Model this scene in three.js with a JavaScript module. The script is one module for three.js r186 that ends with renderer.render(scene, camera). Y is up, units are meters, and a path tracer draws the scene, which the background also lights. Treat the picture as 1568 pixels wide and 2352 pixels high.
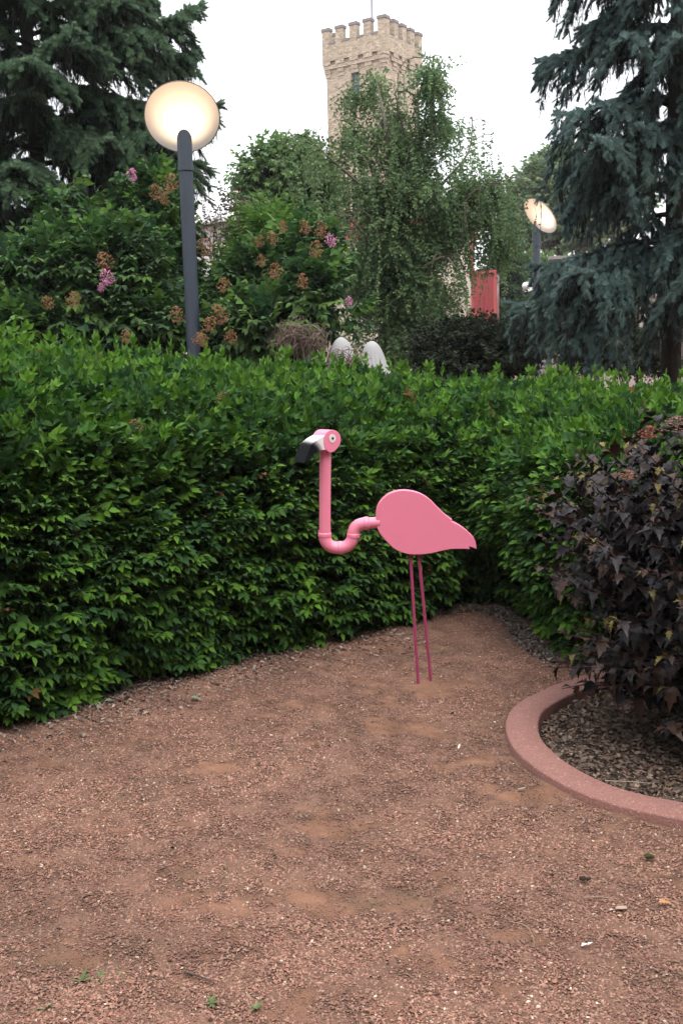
import * as THREE from 'three';
import { mergeGeometries, toCreasedNormals } from 'three/addons/utils/BufferGeometryUtils.js';
import { RoundedBoxGeometry } from 'three/addons/geometries/RoundedBoxGeometry.js';
import { ImprovedNoise } from 'three/addons/math/ImprovedNoise.js';

// ---------------------------------------------------------------- camera, sky, sun, exposure
const scene = new THREE.Scene();
const R = (d) => (d * Math.PI) / 180, V = (x, y, z) => new THREE.Vector3(x, y, z);
const camera = new THREE.PerspectiveCamera(54.43, 682 / 1024, 0.1, 600);
camera.position.set(0, 1.72, 0);
camera.rotation.order = 'YXZ';
camera.rotation.set(R(-8.48), 0, R(-1.4));
const renderer = new THREE.WebGLRenderer({ antialias: true });
renderer.setSize(682, 1024);
renderer.toneMapping = THREE.LinearToneMapping;
renderer.toneMappingExposure = 3.4;
renderer.shadowMap.enabled = true;
{ // even overcast sky: a good twice as bright overhead as at the horizon
  const W = 64, H = 256, d = new Float32Array(W * H * 4);
  for (let j = 0; j < H; j++) {
    const el = ((j + 0.5) / H - 0.5) * Math.PI, s = Math.max(0, Math.sin(el));
    const L = 0.97 * (1.35 + 1.65 * s) / 3;
    for (let i = 0; i < W; i++) d.set([L * (0.97 + 0.03 * s), L * (1.0), L * (1.06 - 0.04 * s), 1], (j * W + i) * 4);
  }
  const t = new THREE.DataTexture(d, W, H, THREE.RGBAFormat, THREE.FloatType);
  t.mapping = THREE.EquirectangularReflectionMapping; t.magFilter = THREE.LinearFilter; t.needsUpdate = true;
  scene.background = t; scene.environment = t;
}
const sun = new THREE.DirectionalLight(0xfff4e6, 0.7);
sun.position.set(8, 40, 14); sun.castShadow = true; sun.shadow.radius = 75;
Object.assign(sun.shadow.camera, { left: -40, right: 40, top: 40, bottom: -40, far: 150 });
sun.shadow.mapSize.set(2048, 2048);
scene.add(sun, sun.target); sun.target.position.set(0, 0, -8);

scene.fog = new THREE.FogExp2(0xeef2f6, 0.0006);
// ---------------------------------------------------------------- helpers
function rng(seed) { let a = seed >>> 0; return () => { a = (a + 0x6d2b79f5) | 0; let t = Math.imul(a ^ (a >>> 15), 1 | a); t = (t + Math.imul(t ^ (t >>> 7), 61 | t)) ^ t; return ((t ^ (t >>> 14)) >>> 0) / 4294967296; }; }
const perlin = new ImprovedNoise(), noise = (x, y, z = 0) => perlin.noise(0.736 * x - 0.44 * y + 0.514 * z + 31.7, 0.36 * x + 0.898 * y + 0.253 * z + 17.3, -0.573 * x - 0.001 * y + 0.82 * z + 5.9);
const fbm = (x, y, z = 0) => noise(x, y, z) + 0.5 * noise(2.1 * x, 2.1 * y, 2.1 * z + 7) + 0.25 * noise(4.3 * x, 4.3 * y, 4.3 * z + 3);
const lerp = (a, b, t) => a + (b - a) * t, clamp = (x, a = 0, b = 1) => Math.min(b, Math.max(a, x));
const smooth = (a, b, x) => { const t = clamp((x - a) / (b - a)); return t * t * (3 - 2 * t); };
function table(xs, ys) { return (x) => { if (x <= xs[0]) return ys[0]; for (let i = 1; i < xs.length; i++) if (x <= xs[i]) return lerp(ys[i - 1], ys[i], (x - xs[i - 1]) / (xs[i] - xs[i - 1])); return ys[ys.length - 1]; }; }
const camR = new THREE.Matrix4().makeRotationFromEuler(camera.rotation);
// a point of the photograph (1568 x 2352 units) at a depth in metres along -z, in world metres: used to survey where things stand
function at(u, v, z) { const d = V((u - 784) / 2287, -(v - 1176) / 2287, -1).applyMatrix4(camR); return d.multiplyScalar(z / d.z).add(V(0, 1.72, 0)); }

const used = {};
function numbered(name) { const n = used[name] ?? 0; used[name] = n + 1; return n ? name + '_' + String(n).padStart(3, '0') : name; }
function tag(o, label, category, group) { o.userData.label = label; if (category) o.userData.category = category; if (group) o.userData.group = group; return o; }
function thing(name, label, category, [x, y, z] = [0, 0, 0], turn = 0, group) {
  const o = new THREE.Group(); o.name = numbered(name); o.position.set(x, y, z); o.rotation.y = turn; scene.add(o);
  return tag(o, label, category, group);
}
function part(parent, name, geometry, material, label) {
  const m = new THREE.Mesh(geometry, material); m.name = name; m.castShadow = m.receiveShadow = true; parent.add(m);
  if (label) m.userData.label = label;
  return m;
}
function solo(name, label, category, geometry, material, pos = [0, 0, 0], turn = 0, group) {
  const m = part(scene, numbered(name), geometry, material); m.position.set(...pos); m.rotation.y = turn;
  return tag(m, label, category, group);
}
function struct(name, geometry, material) { const m = part(scene, numbered(name), geometry, material); m.userData.kind = 'structure'; return m; }
class Copies { // collects placed copies of one geometry
  constructor() { this.m = []; this.c = []; }
  add(matrix, r, g, b) { this.m.push(matrix); this.c.push(r, g, b); }
  build(parent, name, geometry, material, stuff = true) {
    const o = new THREE.InstancedMesh(geometry, material, this.m.length); o.name = name; const c = new THREE.Color();
    this.m.forEach((m, i) => { o.setMatrixAt(i, m); o.setColorAt(i, c.setRGB(this.c[3 * i], this.c[3 * i + 1], this.c[3 * i + 2])); });
    o.castShadow = o.receiveShadow = true; if (stuff) o.userData.kind = 'stuff'; parent.add(o); return o;
  }
}
const basis = new THREE.Matrix4();
// places a thing built along +z with its upper side +y: z goes along dir, y as near to up as can be, then a roll
function frame(p, dir, up, s, roll = 0, sx = s) {
  const z = dir.clone().normalize(); let x = up.clone().cross(z);
  if (x.lengthSq() < 1e-5) x = V(1, 0, 0).cross(z); x.normalize(); const y = z.clone().cross(x);
  const m = new THREE.Matrix4().makeBasis(x, y, z);
  if (roll) m.multiply(basis.makeRotationZ(roll));
  return m.scale(V(sx, s, s)).setPosition(p.x, p.y, p.z);
}
const std = (r, g, b, rough = 0.8, o = {}) => new THREE.MeshStandardMaterial({ color: new THREE.Color().setRGB(r, g, b), roughness: rough, side: THREE.DoubleSide, ...o });
const phys = (r, g, b, rough = 0.8, o = {}) => new THREE.MeshPhysicalMaterial({ color: new THREE.Color().setRGB(r, g, b), roughness: rough, side: THREE.DoubleSide, ...o });
function box(w, h, d, x = 0, y = 0, z = 0) { return new THREE.BoxGeometry(w, h, d).translate(x, y, z); }
function clean(g) { const q = g.index ? g.toNonIndexed() : g.clone(); for (const k of Object.keys(q.attributes)) if (!['position', 'normal', 'uv', 'color'].includes(k)) q.deleteAttribute(k); return q; }
function merge(list) {
  const all = list.map(clean), keys = ['uv', 'color'].filter((k) => all.every((g) => g.attributes[k]));
  for (const g of all) for (const k of ['uv', 'color']) if (!keys.includes(k)) g.deleteAttribute(k);
  return mergeGeometries(all);
}
function tint(g, r, gg, b) { const n = g.attributes.position.count, a = new Float32Array(n * 3); for (let i = 0; i < n; i++) a.set([r, gg, b], i * 3); return g.setAttribute('color', new THREE.BufferAttribute(a, 3)); }
// a tapered tube through points; radii is a number list or [from, to]
function tube(pts, radii, sides = 5, capped = false) {
  const pos = [], idx = [], n = pts.length, uv = []; let side = V(0.31, 0.2, 0.93); let L = 0;
  for (let i = 0; i < n; i++) {
    const t = pts[Math.min(n - 1, i + 1)].clone().sub(pts[Math.max(0, i - 1)]).normalize();
    side.addScaledVector(t, -side.dot(t)); if (side.lengthSq() < 1e-6) side.set(t.y, t.z, t.x).addScaledVector(t, -0.5); side.normalize();
    const b = t.clone().cross(side), r = radii.length === n ? radii[i] : lerp(radii[0], radii[1], i / (n - 1)); if (i) L += pts[i].distanceTo(pts[i - 1]);
    for (let k = 0; k <= sides; k++) { const a = (k / sides) * 2 * Math.PI, c = Math.cos(a) * r, s = Math.sin(a) * r; pos.push(pts[i].x + side.x * c + b.x * s, pts[i].y + side.y * c + b.y * s, pts[i].z + side.z * c + b.z * s); uv.push(k / sides * 6.28 * Math.max(r, 0.01), L); }
  }
  const w = sides + 1;
  for (let i = 0; i + 1 < n; i++) for (let k = 0; k < sides; k++) { const a = i * w + k, b = a + w; idx.push(a, a + 1, b, a + 1, b + 1, b); }
  const g = new THREE.BufferGeometry(); g.setAttribute('position', new THREE.Float32BufferAttribute(pos, 3)); g.setAttribute('uv', new THREE.Float32BufferAttribute(uv, 2)); g.setIndex(idx);
  if (capped) for (const e of [0, n - 1]) { const c = g.attributes.position.count; /* ends stay open: they are always inside something */ void c; void e; }
  g.computeVertexNormals(); return g;
}
const curve = (a, b, c, n = 6) => Array.from({ length: n + 1 }, (_, i) => { const t = i / n; return V(0, 0, 0).addScaledVector(a, (1 - t) ** 2).addScaledVector(b, 2 * t * (1 - t)).addScaledVector(c, t * t); });
function dataTex(w, h, f, srgb = true) {
  const d = new Uint8Array(w * h * 4);
  for (let y = 0; y < h; y++) for (let x = 0; x < w; x++) { const c = f(x / w, y / h, x, y); for (let k = 0; k < 3; k++) { let v = clamp(c[k]); if (srgb) v = v <= 0.0031308 ? 12.92 * v : 1.055 * v ** (1 / 2.4) - 0.055; d[(y * w + x) * 4 + k] = Math.round(v * 255); } d[(y * w + x) * 4 + 3] = 255; }
  const t = new THREE.DataTexture(d, w, h); t.wrapS = t.wrapT = THREE.RepeatWrapping; t.magFilter = t.minFilter = THREE.LinearFilter; if (srgb) t.colorSpace = THREE.SRGBColorSpace; t.needsUpdate = true; return t;
}
// seamless value noise on a torus of n cells
function tiling(n, seed) { const r = rng(seed), g = Float32Array.from({ length: n * n }, () => r()); return (u, v) => { const x = u * n, y = v * n, i = Math.floor(x), j = Math.floor(y), a = x - i, b = y - j, s = a * a * (3 - 2 * a), t = b * b * (3 - 2 * b), q = (p, k) => g[((k % n) + n) % n * n + ((p % n) + n) % n]; return lerp(lerp(q(i, j), q(i + 1, j), s), lerp(q(i, j + 1), q(i + 1, j + 1), s), t); }; }
const speckle = (() => { const a = tiling(9, 1), b = tiling(37, 2), c = tiling(128, 3); return dataTex(256, 256, (u, v) => { const k = 0.72 + 0.16 * a(u, v) + 0.12 * b(u, v) + 0.28 * (c(u, v) - 0.3); return [k, k, k]; }); })();
const grain = (() => { const c = tiling(200, 5), b = tiling(61, 6); return dataTex(256, 256, (u, v) => { const k = 0.6 * c(u, v) + 0.4 * b(u, v); return [k, k, k]; }, false); })();
function rep(t, s) { const c = t.clone(); c.repeat.set(s, s); c.needsUpdate = true; return c; }

// leaves: stations along the midrib [t, half width, forward shift of the edge]; fold lifts the edges, droop bends the tip down
function leafGeo(stations, len, fold = 0.3, droop = 0.15, wave = 0) {
  const pos = [], idx = [];
  stations.forEach(([t, w, f = 0], i) => {
    const y = -droop * t * t * len, k = wave * (i % 2 ? 1 : -1) * w * len;
    pos.push(0, y, t * len, -w * len, y + fold * w * len + k, (t + f) * len, w * len, y + fold * w * len - k, (t + f) * len);
  });
  for (let i = 0; i + 1 < stations.length; i++) { const a = i * 3, b = a + 3; idx.push(a, b, a + 1, a + 1, b, b + 1, a, a + 2, b, b, a + 2, b + 2); }
  const g = new THREE.BufferGeometry(); g.setAttribute('position', new THREE.Float32BufferAttribute(pos, 3)); g.setIndex(idx); g.computeVertexNormals(); return g;
}
const OVATE = [[0, 0], [0.12, 0.2], [0.34, 0.33], [0.62, 0.24], [0.85, 0.09], [1, 0]];
const HEDGE = [[0, 0], [0.1, 0.17], [0.32, 0.3], [0.36, 0.23], [0.56, 0.29], [0.6, 0.19], [0.8, 0.12], [1, 0]];
const LOBED = [[0, 0], [0.08, 0.2], [0.22, 0.3, 0.1], [0.3, 0.46, 0.16], [0.42, 0.24, 0], [0.6, 0.27, 0.08], [0.68, 0.15], [0.85, 0.08], [1, 0]];
const BIRCH = [[0, 0], [0.28, 0.36], [0.6, 0.2], [1, 0]];
const LANCE = [[0, 0], [0.3, 0.15], [0.65, 0.12], [1, 0]];
// a sprig along +z: pairs of leaves left and right, their faces up; the last one at the tip
function sprig({ shape, len, n, gap, leaf, angle = 55, fold, droop, seed, pitch = 10, decussate = 0, shade = 0.2, grow = 0.6, stem = 0.0016 }) {
  const r = rng(seed), list = [];
  const put = (z, yaw, roll, s) => {
    const g = leafGeo(shape, leaf * s * (0.85 + 0.3 * r()), fold + (r() - 0.5) * 0.3, droop + (r() - 0.5) * 0.3, 0.06 * r());
    g.applyMatrix4(new THREE.Matrix4().makeTranslation(0, 0, z).multiply(new THREE.Matrix4().makeRotationFromEuler(new THREE.Euler(R(pitch + (r() - 0.5) * 40), yaw, roll + (r() - 0.5) * 0.5, 'YXZ'))));
    const k = 1 - shade * r(); list.push(tint(g, k, k * (0.97 + 0.06 * r()), k));
  };
  for (let i = 0; i < n; i++) {
    const z = len * (i + 0.4) / n, s = lerp(1, grow, i / n);
    for (const e of [-1, 1]) put(z + (r() - 0.5) * gap, e * R(angle + (r() - 0.5) * 30), decussate && i % 2 ? e * R(75) : 0, s);
  }
  put(len, (r() - 0.5) * 0.5, 0, grow);
  list.push(tint(tube([V(0, 0, 0), V(0, -0.01 * len, len * 0.5), V(0, 0, len)], [stem, stem * 0.5], 3), 0.7, 0.55, 0.35));
  return merge(list);
}
const leafy = (o = {}) => phys(1, 1, 1, 0.95, { vertexColors: true, transmission: 0.25, thickness: 0, specularIntensity: 0.3, clearcoat: 0.12, clearcoatRoughness: 0.4, ...o });
const M = { leaf: leafy(), airy: leafy({ transmission: 0.45 }), dry: std(0.25, 0.125, 0.06, 0.95), pink: std(0.55, 0.22, 0.38, 0.8), bark: std(0.06, 0.045, 0.035, 0.95), twig: std(0.11, 0.08, 0.06, 0.95) };
const vary = (r, [a, b, c], amount = 0.25) => { const k = 1 + (r() - 0.5) * 2 * amount, h = 1 + (r() - 0.5) * amount * 0.6; return [a * k * h, b * k, c * k / h]; };
const dirRand = (r) => { const z = 2 * r() - 1, a = 6.2832 * r(), s = Math.sqrt(1 - z * z); return V(s * Math.cos(a), z, s * Math.sin(a)); };
function catmull(list, n, even) { const c = new THREE.CatmullRomCurve3(list.map((p) => V(...p))); return even ? c.getSpacedPoints(n) : c.getPoints(n); }

// ---------------------------------------------------------------- the ground
const hedgeLine = new THREE.CatmullRomCurve3([[-5.2, -2.2], [-3.1, -3.6], [-1.75, -4.72], [-1.28, -5.16], [-0.87, -5.6], [-0.38, -5.95], [0.17, -6.4], [0.5, -6.66], [0.75, -6.8], [1.0, -6.8], [1.14, -6.4], [1.16, -5.9], [1.28, -5.52], [1.8, -5.3], [2.6, -5.35], [4.6, -5.3]].map(([x, z]) => V(x, 0, z)), false, 'catmullrom', 0.5).getPoints(220);
const hedgeSide = hedgeLine.map((p, i) => { const t = hedgeLine[Math.min(220, i + 1)].clone().sub(hedgeLine[Math.max(0, i - 1)]).normalize(); return V(-t.z, 0, t.x).normalize(); }); // towards the open ground
function hedgeAt(x, z) { // [signed distance behind the hedge front, index of the nearest point]
  let best = 1e9, k = 0; for (let i = 0; i <= 220; i += 2) { const p = hedgeLine[i], d = (p.x - x) ** 2 + (p.z - z) ** 2; if (d < best) { best = d; k = i; } }
  const p = hedgeLine[k], s = hedgeSide[k]; return [-((x - p.x) * s.x + (z - p.z) * s.z) > 0 ? Math.sqrt(best) : -Math.sqrt(best), k];
}
// the kerb's middle line; the bed lies on its right
const kerbLine = catmull([[2.6, 0, -3.1], [1.75, 0, -3.3], [1.3, 0, -3.49], [1.02, 0, -3.68], [0.85, 0, -3.98], [0.8, 0, -4.3], [0.87, 0, -4.62], [1.02, 0, -4.83], [1.2, 0, -5.0], [1.45, 0, -5.17], [1.8, 0, -5.22], [2.6, 0, -5.22]], 110, true);
function bedAt(x, z) { // how far inside the bed
  let best = 1e9, k = 0; kerbLine.forEach((p, i) => { const d = (p.x - x) ** 2 + (p.z - z) ** 2; if (d < best) { best = d; k = i; } });
  const t = kerbLine[Math.min(110, k + 1)].clone().sub(kerbLine[Math.max(0, k - 1)]), p = kerbLine[k];
  return Math.sign((x - p.x) * -t.z + (z - p.z) * t.x || 1) * Math.sqrt(best) * 1;
}
const PATCH = [[-0.25, -3.02, 0.55, 0.16], [0.1, -2.95, 0.35, 0.12], [0.25, -4.55, 0.34, 0.2], [0.42, -5.15, 0.5, 0.3], [-0.85, -2.72, 0.35, 0.12], [0.62, -4.1, 0.2, 0.12], [-0.05, -3.5, 0.22, 0.1], [0.75, -3.75, 0.25, 0.12], [-0.2, -4.9, 0.3, 0.14], [0.55, -2.75, 0.16, 0.06], [-0.6, -4.1, 0.25, 0.1], [0.3, -5.9, 0.4, 0.2]];
function bare(x, z) { // where the gravel has worn through to orange dirt
  let b = 0; for (const [px, pz, rx, rz] of PATCH) b = Math.max(b, 1 - Math.hypot((x - px) / rx, (z - pz) / rz));
  return smooth(0.0, 0.45, b * 0.9 + 0.75 * fbm(x * 4.5, z * 6, 1.5) + 0.55 * fbm(x * 16, z * 19, 2.5) - 0.25) ;
}
const moss = (x, z) => smooth(0.25, 0.7, fbm(x * 2.3 + 9, z * 3.1, 4.2) + 0.35 * fbm(x * 11, z * 13, 8));
{
  const xs = [], zs = [];
  for (let x = -220; x <= 220.01; x += Math.abs(x + 1e-6) < 4 ? 0.025 : Math.abs(x) < 8 ? 0.5 : 8) xs.push(x);
  for (let z = 60; z >= -260; z -= z < -1.19 && z > -7.6 ? 0.025 : z > -14 && z < 4.1 ? 0.4 : 8) zs.push(z);
  const pos = [], col = [], idx = [], uv = [];
  for (const z of zs) for (const x of xs) {
    const near = Math.abs(x) < 4 && z < -1 && z > -7.8;
    let y = 0, c = [0.2, 0.12, 0.085];
    if (near) {
      const bd = bedAt(x, z), in_bed = bd > 0.02, b = bare(x, z), m = moss(x, z), f = fbm(x * 9, z * 9, 2);
      y = 0.012 * fbm(x * 1.3, z * 1.3, 5) + 0.004 * f + (1 - b) * 0.004 * noise(x * 40, z * 40, 1);
      if (in_bed) { y -= 0.035; c = [0.07, 0.05, 0.038]; } else {
        c = [lerp(0.17, 0.235, b), lerp(0.09, 0.116, b), lerp(0.062, 0.07, b)];
        const k = 0.85 + 0.35 * f + 0.25 * noise(x * 30, z * 30, 3); c = c.map((q) => q * clamp(k, 0.5, 1.4));
        c = [lerp(c[0], 0.11, m * 0.4), lerp(c[1], 0.072, m * 0.4), lerp(c[2], 0.045, m * 0.4)];
      }
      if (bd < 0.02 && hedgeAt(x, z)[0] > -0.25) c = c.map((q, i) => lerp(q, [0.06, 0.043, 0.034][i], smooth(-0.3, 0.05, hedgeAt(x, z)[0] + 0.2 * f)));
    }
    pos.push(x, y, z); col.push(...c); uv.push(x, z);
  }
  const w = xs.length; for (let j = 0; j + 1 < zs.length; j++) for (let i = 0; i + 1 < w; i++) { const a = j * w + i, b = a + w; idx.push(a, a + 1, b, a + 1, b + 1, b); }
  const g = new THREE.BufferGeometry(); g.setAttribute('position', new THREE.Float32BufferAttribute(pos, 3)); g.setAttribute('color', new THREE.Float32BufferAttribute(col, 3)); g.setAttribute('uv', new THREE.Float32BufferAttribute(uv, 2)); g.setIndex(idx); g.computeVertexNormals();
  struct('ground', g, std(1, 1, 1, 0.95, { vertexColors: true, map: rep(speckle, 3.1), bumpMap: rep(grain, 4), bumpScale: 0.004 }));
}
function shard(seed, flat = 0.55) { const r = rng(seed), g = new THREE.IcosahedronGeometry(0.5, 0), p = g.attributes.position, memo = {}; for (let i = 0; i < p.count; i++) { const key = [p.getX(i), p.getY(i), p.getZ(i)].map((q) => q.toFixed(3)).join(); memo[key] ??= 0.7 + 0.6 * r(); const k = memo[key]; p.setXYZ(i, p.getX(i) * k * 1.15, p.getY(i) * k * flat, p.getZ(i) * k * 0.85); } g.computeVertexNormals(); return g; }
const stoneMat = std(1, 1, 1, 0.9);
{ // the gravel
  const r = rng(11), sets = [new Copies(), new Copies(), new Copies()], e = new THREE.Euler(), q = new THREE.Quaternion();
  const shades = [[0.235, 0.128, 0.093], [0.19, 0.094, 0.068], [0.275, 0.158, 0.116], [0.21, 0.113, 0.081], [0.33, 0.2, 0.145], [0.15, 0.071, 0.052], [0.275, 0.125, 0.089]];
  for (let i = 0; i < 620000; i++) {
    const z = -1.7 - 5.4 * Math.pow(r(), 1.25), half = 0.42 * -z + 0.8, x = (2 * r() - 1) * half;
    const [h] = hedgeAt(x, z); if (h > 0.35 || bedAt(x, z) > -0.09) continue;
    const b = bare(x, z), m = moss(x, z); if (r() < b * 0.66 || r() < m * 0.3) continue;
    let s = 0.0032 + 0.006 * Math.pow(r(), 1.9); if (r() < 0.012) s *= 1.6; s *= lerp(1, 0.6, b);
    const pale = r() < 0.01, c = pale ? [0.5, 0.42, 0.34] : shades[Math.floor(r() * shades.length)], k = (0.76 + 0.48 * r()) * (0.78 + 0.4 * smooth(-0.6, 0.6, fbm(x * 1.6, z * 2.1, 12)));
    q.setFromEuler(e.set((r() - 0.5) * 0.8, r() * 6.28, (r() - 0.5) * 0.8));
    const y = 0.012 * fbm(x * 1.3, z * 1.3, 5) + s * 0.25 * r();
    sets[i % 3].add(new THREE.Matrix4().compose(V(x, y + 0.001, z), q, V(s * 1.3, s, s * 1.1)), c[0] * k, c[1] * k, c[2] * k);
  }
  sets.forEach((s, i) => { const o = s.build(scene, numbered('gravel'), shard(20 + i), stoneMat); tag(o, ['loose pink brown gravel chips spread over the whole bare court', 'loose pink brown gravel chips spread over the whole bare court', 'loose pink brown gravel chips spread over the whole bare court'][i], 'gravel', 'gravel over the court'); });
}
const chipGeo = (seed) => { const r = rng(seed), g = leafGeo([[0, 0.05], [0.3, 0.16 + 0.1 * r()], [0.7, 0.14 + 0.12 * r()], [1, 0.03]], 1, 0.5 * (r() - 0.3), 0.5 * (r() - 0.5), 0.1); return g.translate(0, 0, -0.5); };
const chipMat = std(1, 1, 1, 0.95);
{ // grey brown dead leaves along the hedge foot, and wood chips and leaves in the bed
  const r = rng(31), litter = new Copies(), mulch = new Copies(), e = new THREE.Euler(), q = new THREE.Quaternion();
  const put = (set, x, y, z, s, c) => { q.setFromEuler(e.set((r() - 0.5) * 1.3, r() * 6.28, (r() - 0.5) * 1.3)); const k = 0.55 + 0.9 * r(); set.add(new THREE.Matrix4().compose(V(x, y, z), q, V(s * (0.5 + r()), s, s)), c[0] * k, c[1] * k, c[2] * k); };
  const tones = [[0.16, 0.128, 0.112], [0.2, 0.168, 0.152], [0.11, 0.082, 0.07], [0.27, 0.22, 0.19], [0.16, 0.103, 0.08]];
  for (let i = 0; i < 24000; i++) {
    const k = Math.floor(r() * 221), p = hedgeLine[k], n = hedgeSide[k], left = p.x < 0.2, wide = left ? 0.7 + 0.3 * noise(p.x * 2, p.z * 2, 4) : 0.12;
    const d = wide * (Math.pow(r(), 1.3) * 1.2 - 0.35), x = p.x + n.x * d, z = p.z + n.z * d; if (bedAt(x, z) > -0.12 || Math.abs(x) > 3.4) continue;
    if (d > 0.1 && r() > 0.9 - d * 1.3) continue;
    put(litter, x, 0.006 + 0.014 * r() + 0.012 * fbm(x * 1.3, z * 1.3, 5), z, 0.014 + 0.026 * r() * r(), tones[Math.floor(r() * 5)]);
  }
  for (let i = 0; i < 9000; i++) { // scattered crumbs and straws over the court
    const z = -1.8 - 5 * r(), x = (2 * r() - 1) * (0.42 * -z + 0.3); if (hedgeAt(x, z)[0] > 0 || bedAt(x, z) > -0.1 || r() > 0.25 + 0.75 * moss(x, z)) continue;
    put(litter, x, 0.008 + 0.012 * fbm(x * 1.3, z * 1.3, 5), z, 0.008 + 0.016 * r() * r(), [[0.1, 0.065, 0.04], [0.14, 0.085, 0.05], [0.3, 0.23, 0.16]][Math.floor(r() * 2.3)]);
  }
  for (let i = 0; i < 40000; i++) {
    const x = 0.8 + 1.9 * r(), z = -3.1 - 2.2 * r(); if (bedAt(x, z) < 0.09) continue;
    put(mulch, x, -0.022 + 0.03 * r(), z, 0.012 + 0.026 * r() * r(), tones[Math.floor(r() * 5)]  .map((q, i) => q * [0.74, 0.66, 0.58][i]));
  }
  tag(litter.build(scene, numbered('leaf_litter'), chipGeo(1), chipMat), 'grey brown dead leaves and crumbs lying along the foot of the hedge', 'leaf litter');
  tag(mulch.build(scene, numbered('bark_mulch'), chipGeo(4), chipMat), 'grey wood chips and dead leaves filling the bed inside the kerb', 'mulch');
}
{ // the kerb: a cast concrete strip with rounded shoulders
  const prof = [[-0.077, -0.08], [-0.076, 0.043], [-0.073, 0.048], [-0.066, 0.0515], [0, 0.0535], [0.064, 0.0515], [0.071, 0.048], [0.074, 0.043], [0.075, -0.08]], pos = [], idx = [], uv = [], run = [0]; for (let k = 1; k < prof.length; k++) run.push(run[k - 1] + Math.hypot(prof[k][0] - prof[k - 1][0], prof[k][1] - prof[k - 1][1]));
  kerbLine.forEach((p, i) => {
    const t = kerbLine[Math.min(110, i + 1)].clone().sub(kerbLine[Math.max(0, i - 1)]).normalize(), n = V(-t.z, 0, t.x);
    prof.forEach(([a, y], k) => { const w = 1 + 0.03 * noise(i * 0.16, 0.3, 3), yy = y + (k > 0 && k < 8 ? 0.002 * noise(i * 0.2, k * 0.3, 9) : 0) - 0.015; pos.push(p.x + n.x * a * w, yy, p.z + n.z * a * w); uv.push(run[k], i * 0.048); });
  });
  const w = prof.length; for (let i = 0; i < 110; i++) for (let k = 0; k + 1 < w; k++) { const a = i * w + k, b = a + w; idx.push(a, a + 1, b, a + 1, b + 1, b); }
  const g = new THREE.BufferGeometry(); g.setAttribute('position', new THREE.Float32BufferAttribute(pos, 3)); g.setAttribute('uv', new THREE.Float32BufferAttribute(uv, 2)); g.setIndex(idx); g.computeVertexNormals();
  const kg = toCreasedNormals(g, R(40)), a = tiling(6, 41), b = tiling(90, 42), c = tiling(40, 43);
  const map = dataTex(512, 512, (u, v) => { const s = b(u, v), k = 0.82 + 0.12 * a(u, v) + 0.12 * c(u, v) + 0.3 * (s - 0.45); if (s > 0.9) return [0.46, 0.32, 0.26]; if (s < 0.06) return [0.17, 0.08, 0.065]; return [0.275 * k, 0.132 * k, 0.112 * k]; });
  solo('concrete_kerb', 'curved red concrete kerb edging the planting bed on the right', 'kerb', kg, std(1, 1, 1, 0.88, { map: rep(map, 2.2), bumpMap: rep(grain, 3), bumpScale: 0.003 }));
}

// ---------------------------------------------------------------- the tower and the buildings
const brickTone = (r) => { const k = 0.78 + 0.4 * r(), q = r(); return q < 0.12 ? [0.33 * k, 0.265 * k, 0.2 * k] : q < 0.3 ? [0.47 * k, 0.39 * k, 0.3 * k] : [0.41 * k, 0.335 * k, 0.255 * k]; };
function cells(w, h, holes) { // boxes [x0, x1, y0, y1] of a wall w x h with openings left out
  const xs = [0, w], ys = [0, h]; for (const [a, b, c, d] of holes) { xs.push(a, b); ys.push(c, d); }
  const X = [...new Set(xs)].sort((p, q) => p - q), Y = [...new Set(ys)].sort((p, q) => p - q), out = [];
  for (let i = 0; i + 1 < X.length; i++) for (let j = 0; j + 1 < Y.length; j++) { const cx = (X[i] + X[i + 1]) / 2, cy = (Y[j] + Y[j + 1]) / 2; if (!holes.some(([a, b, c, d]) => cx > a && cx < b && cy > c && cy < d)) out.push([X[i], X[i + 1], Y[j], Y[j + 1]]); }
  return out;
}
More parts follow.
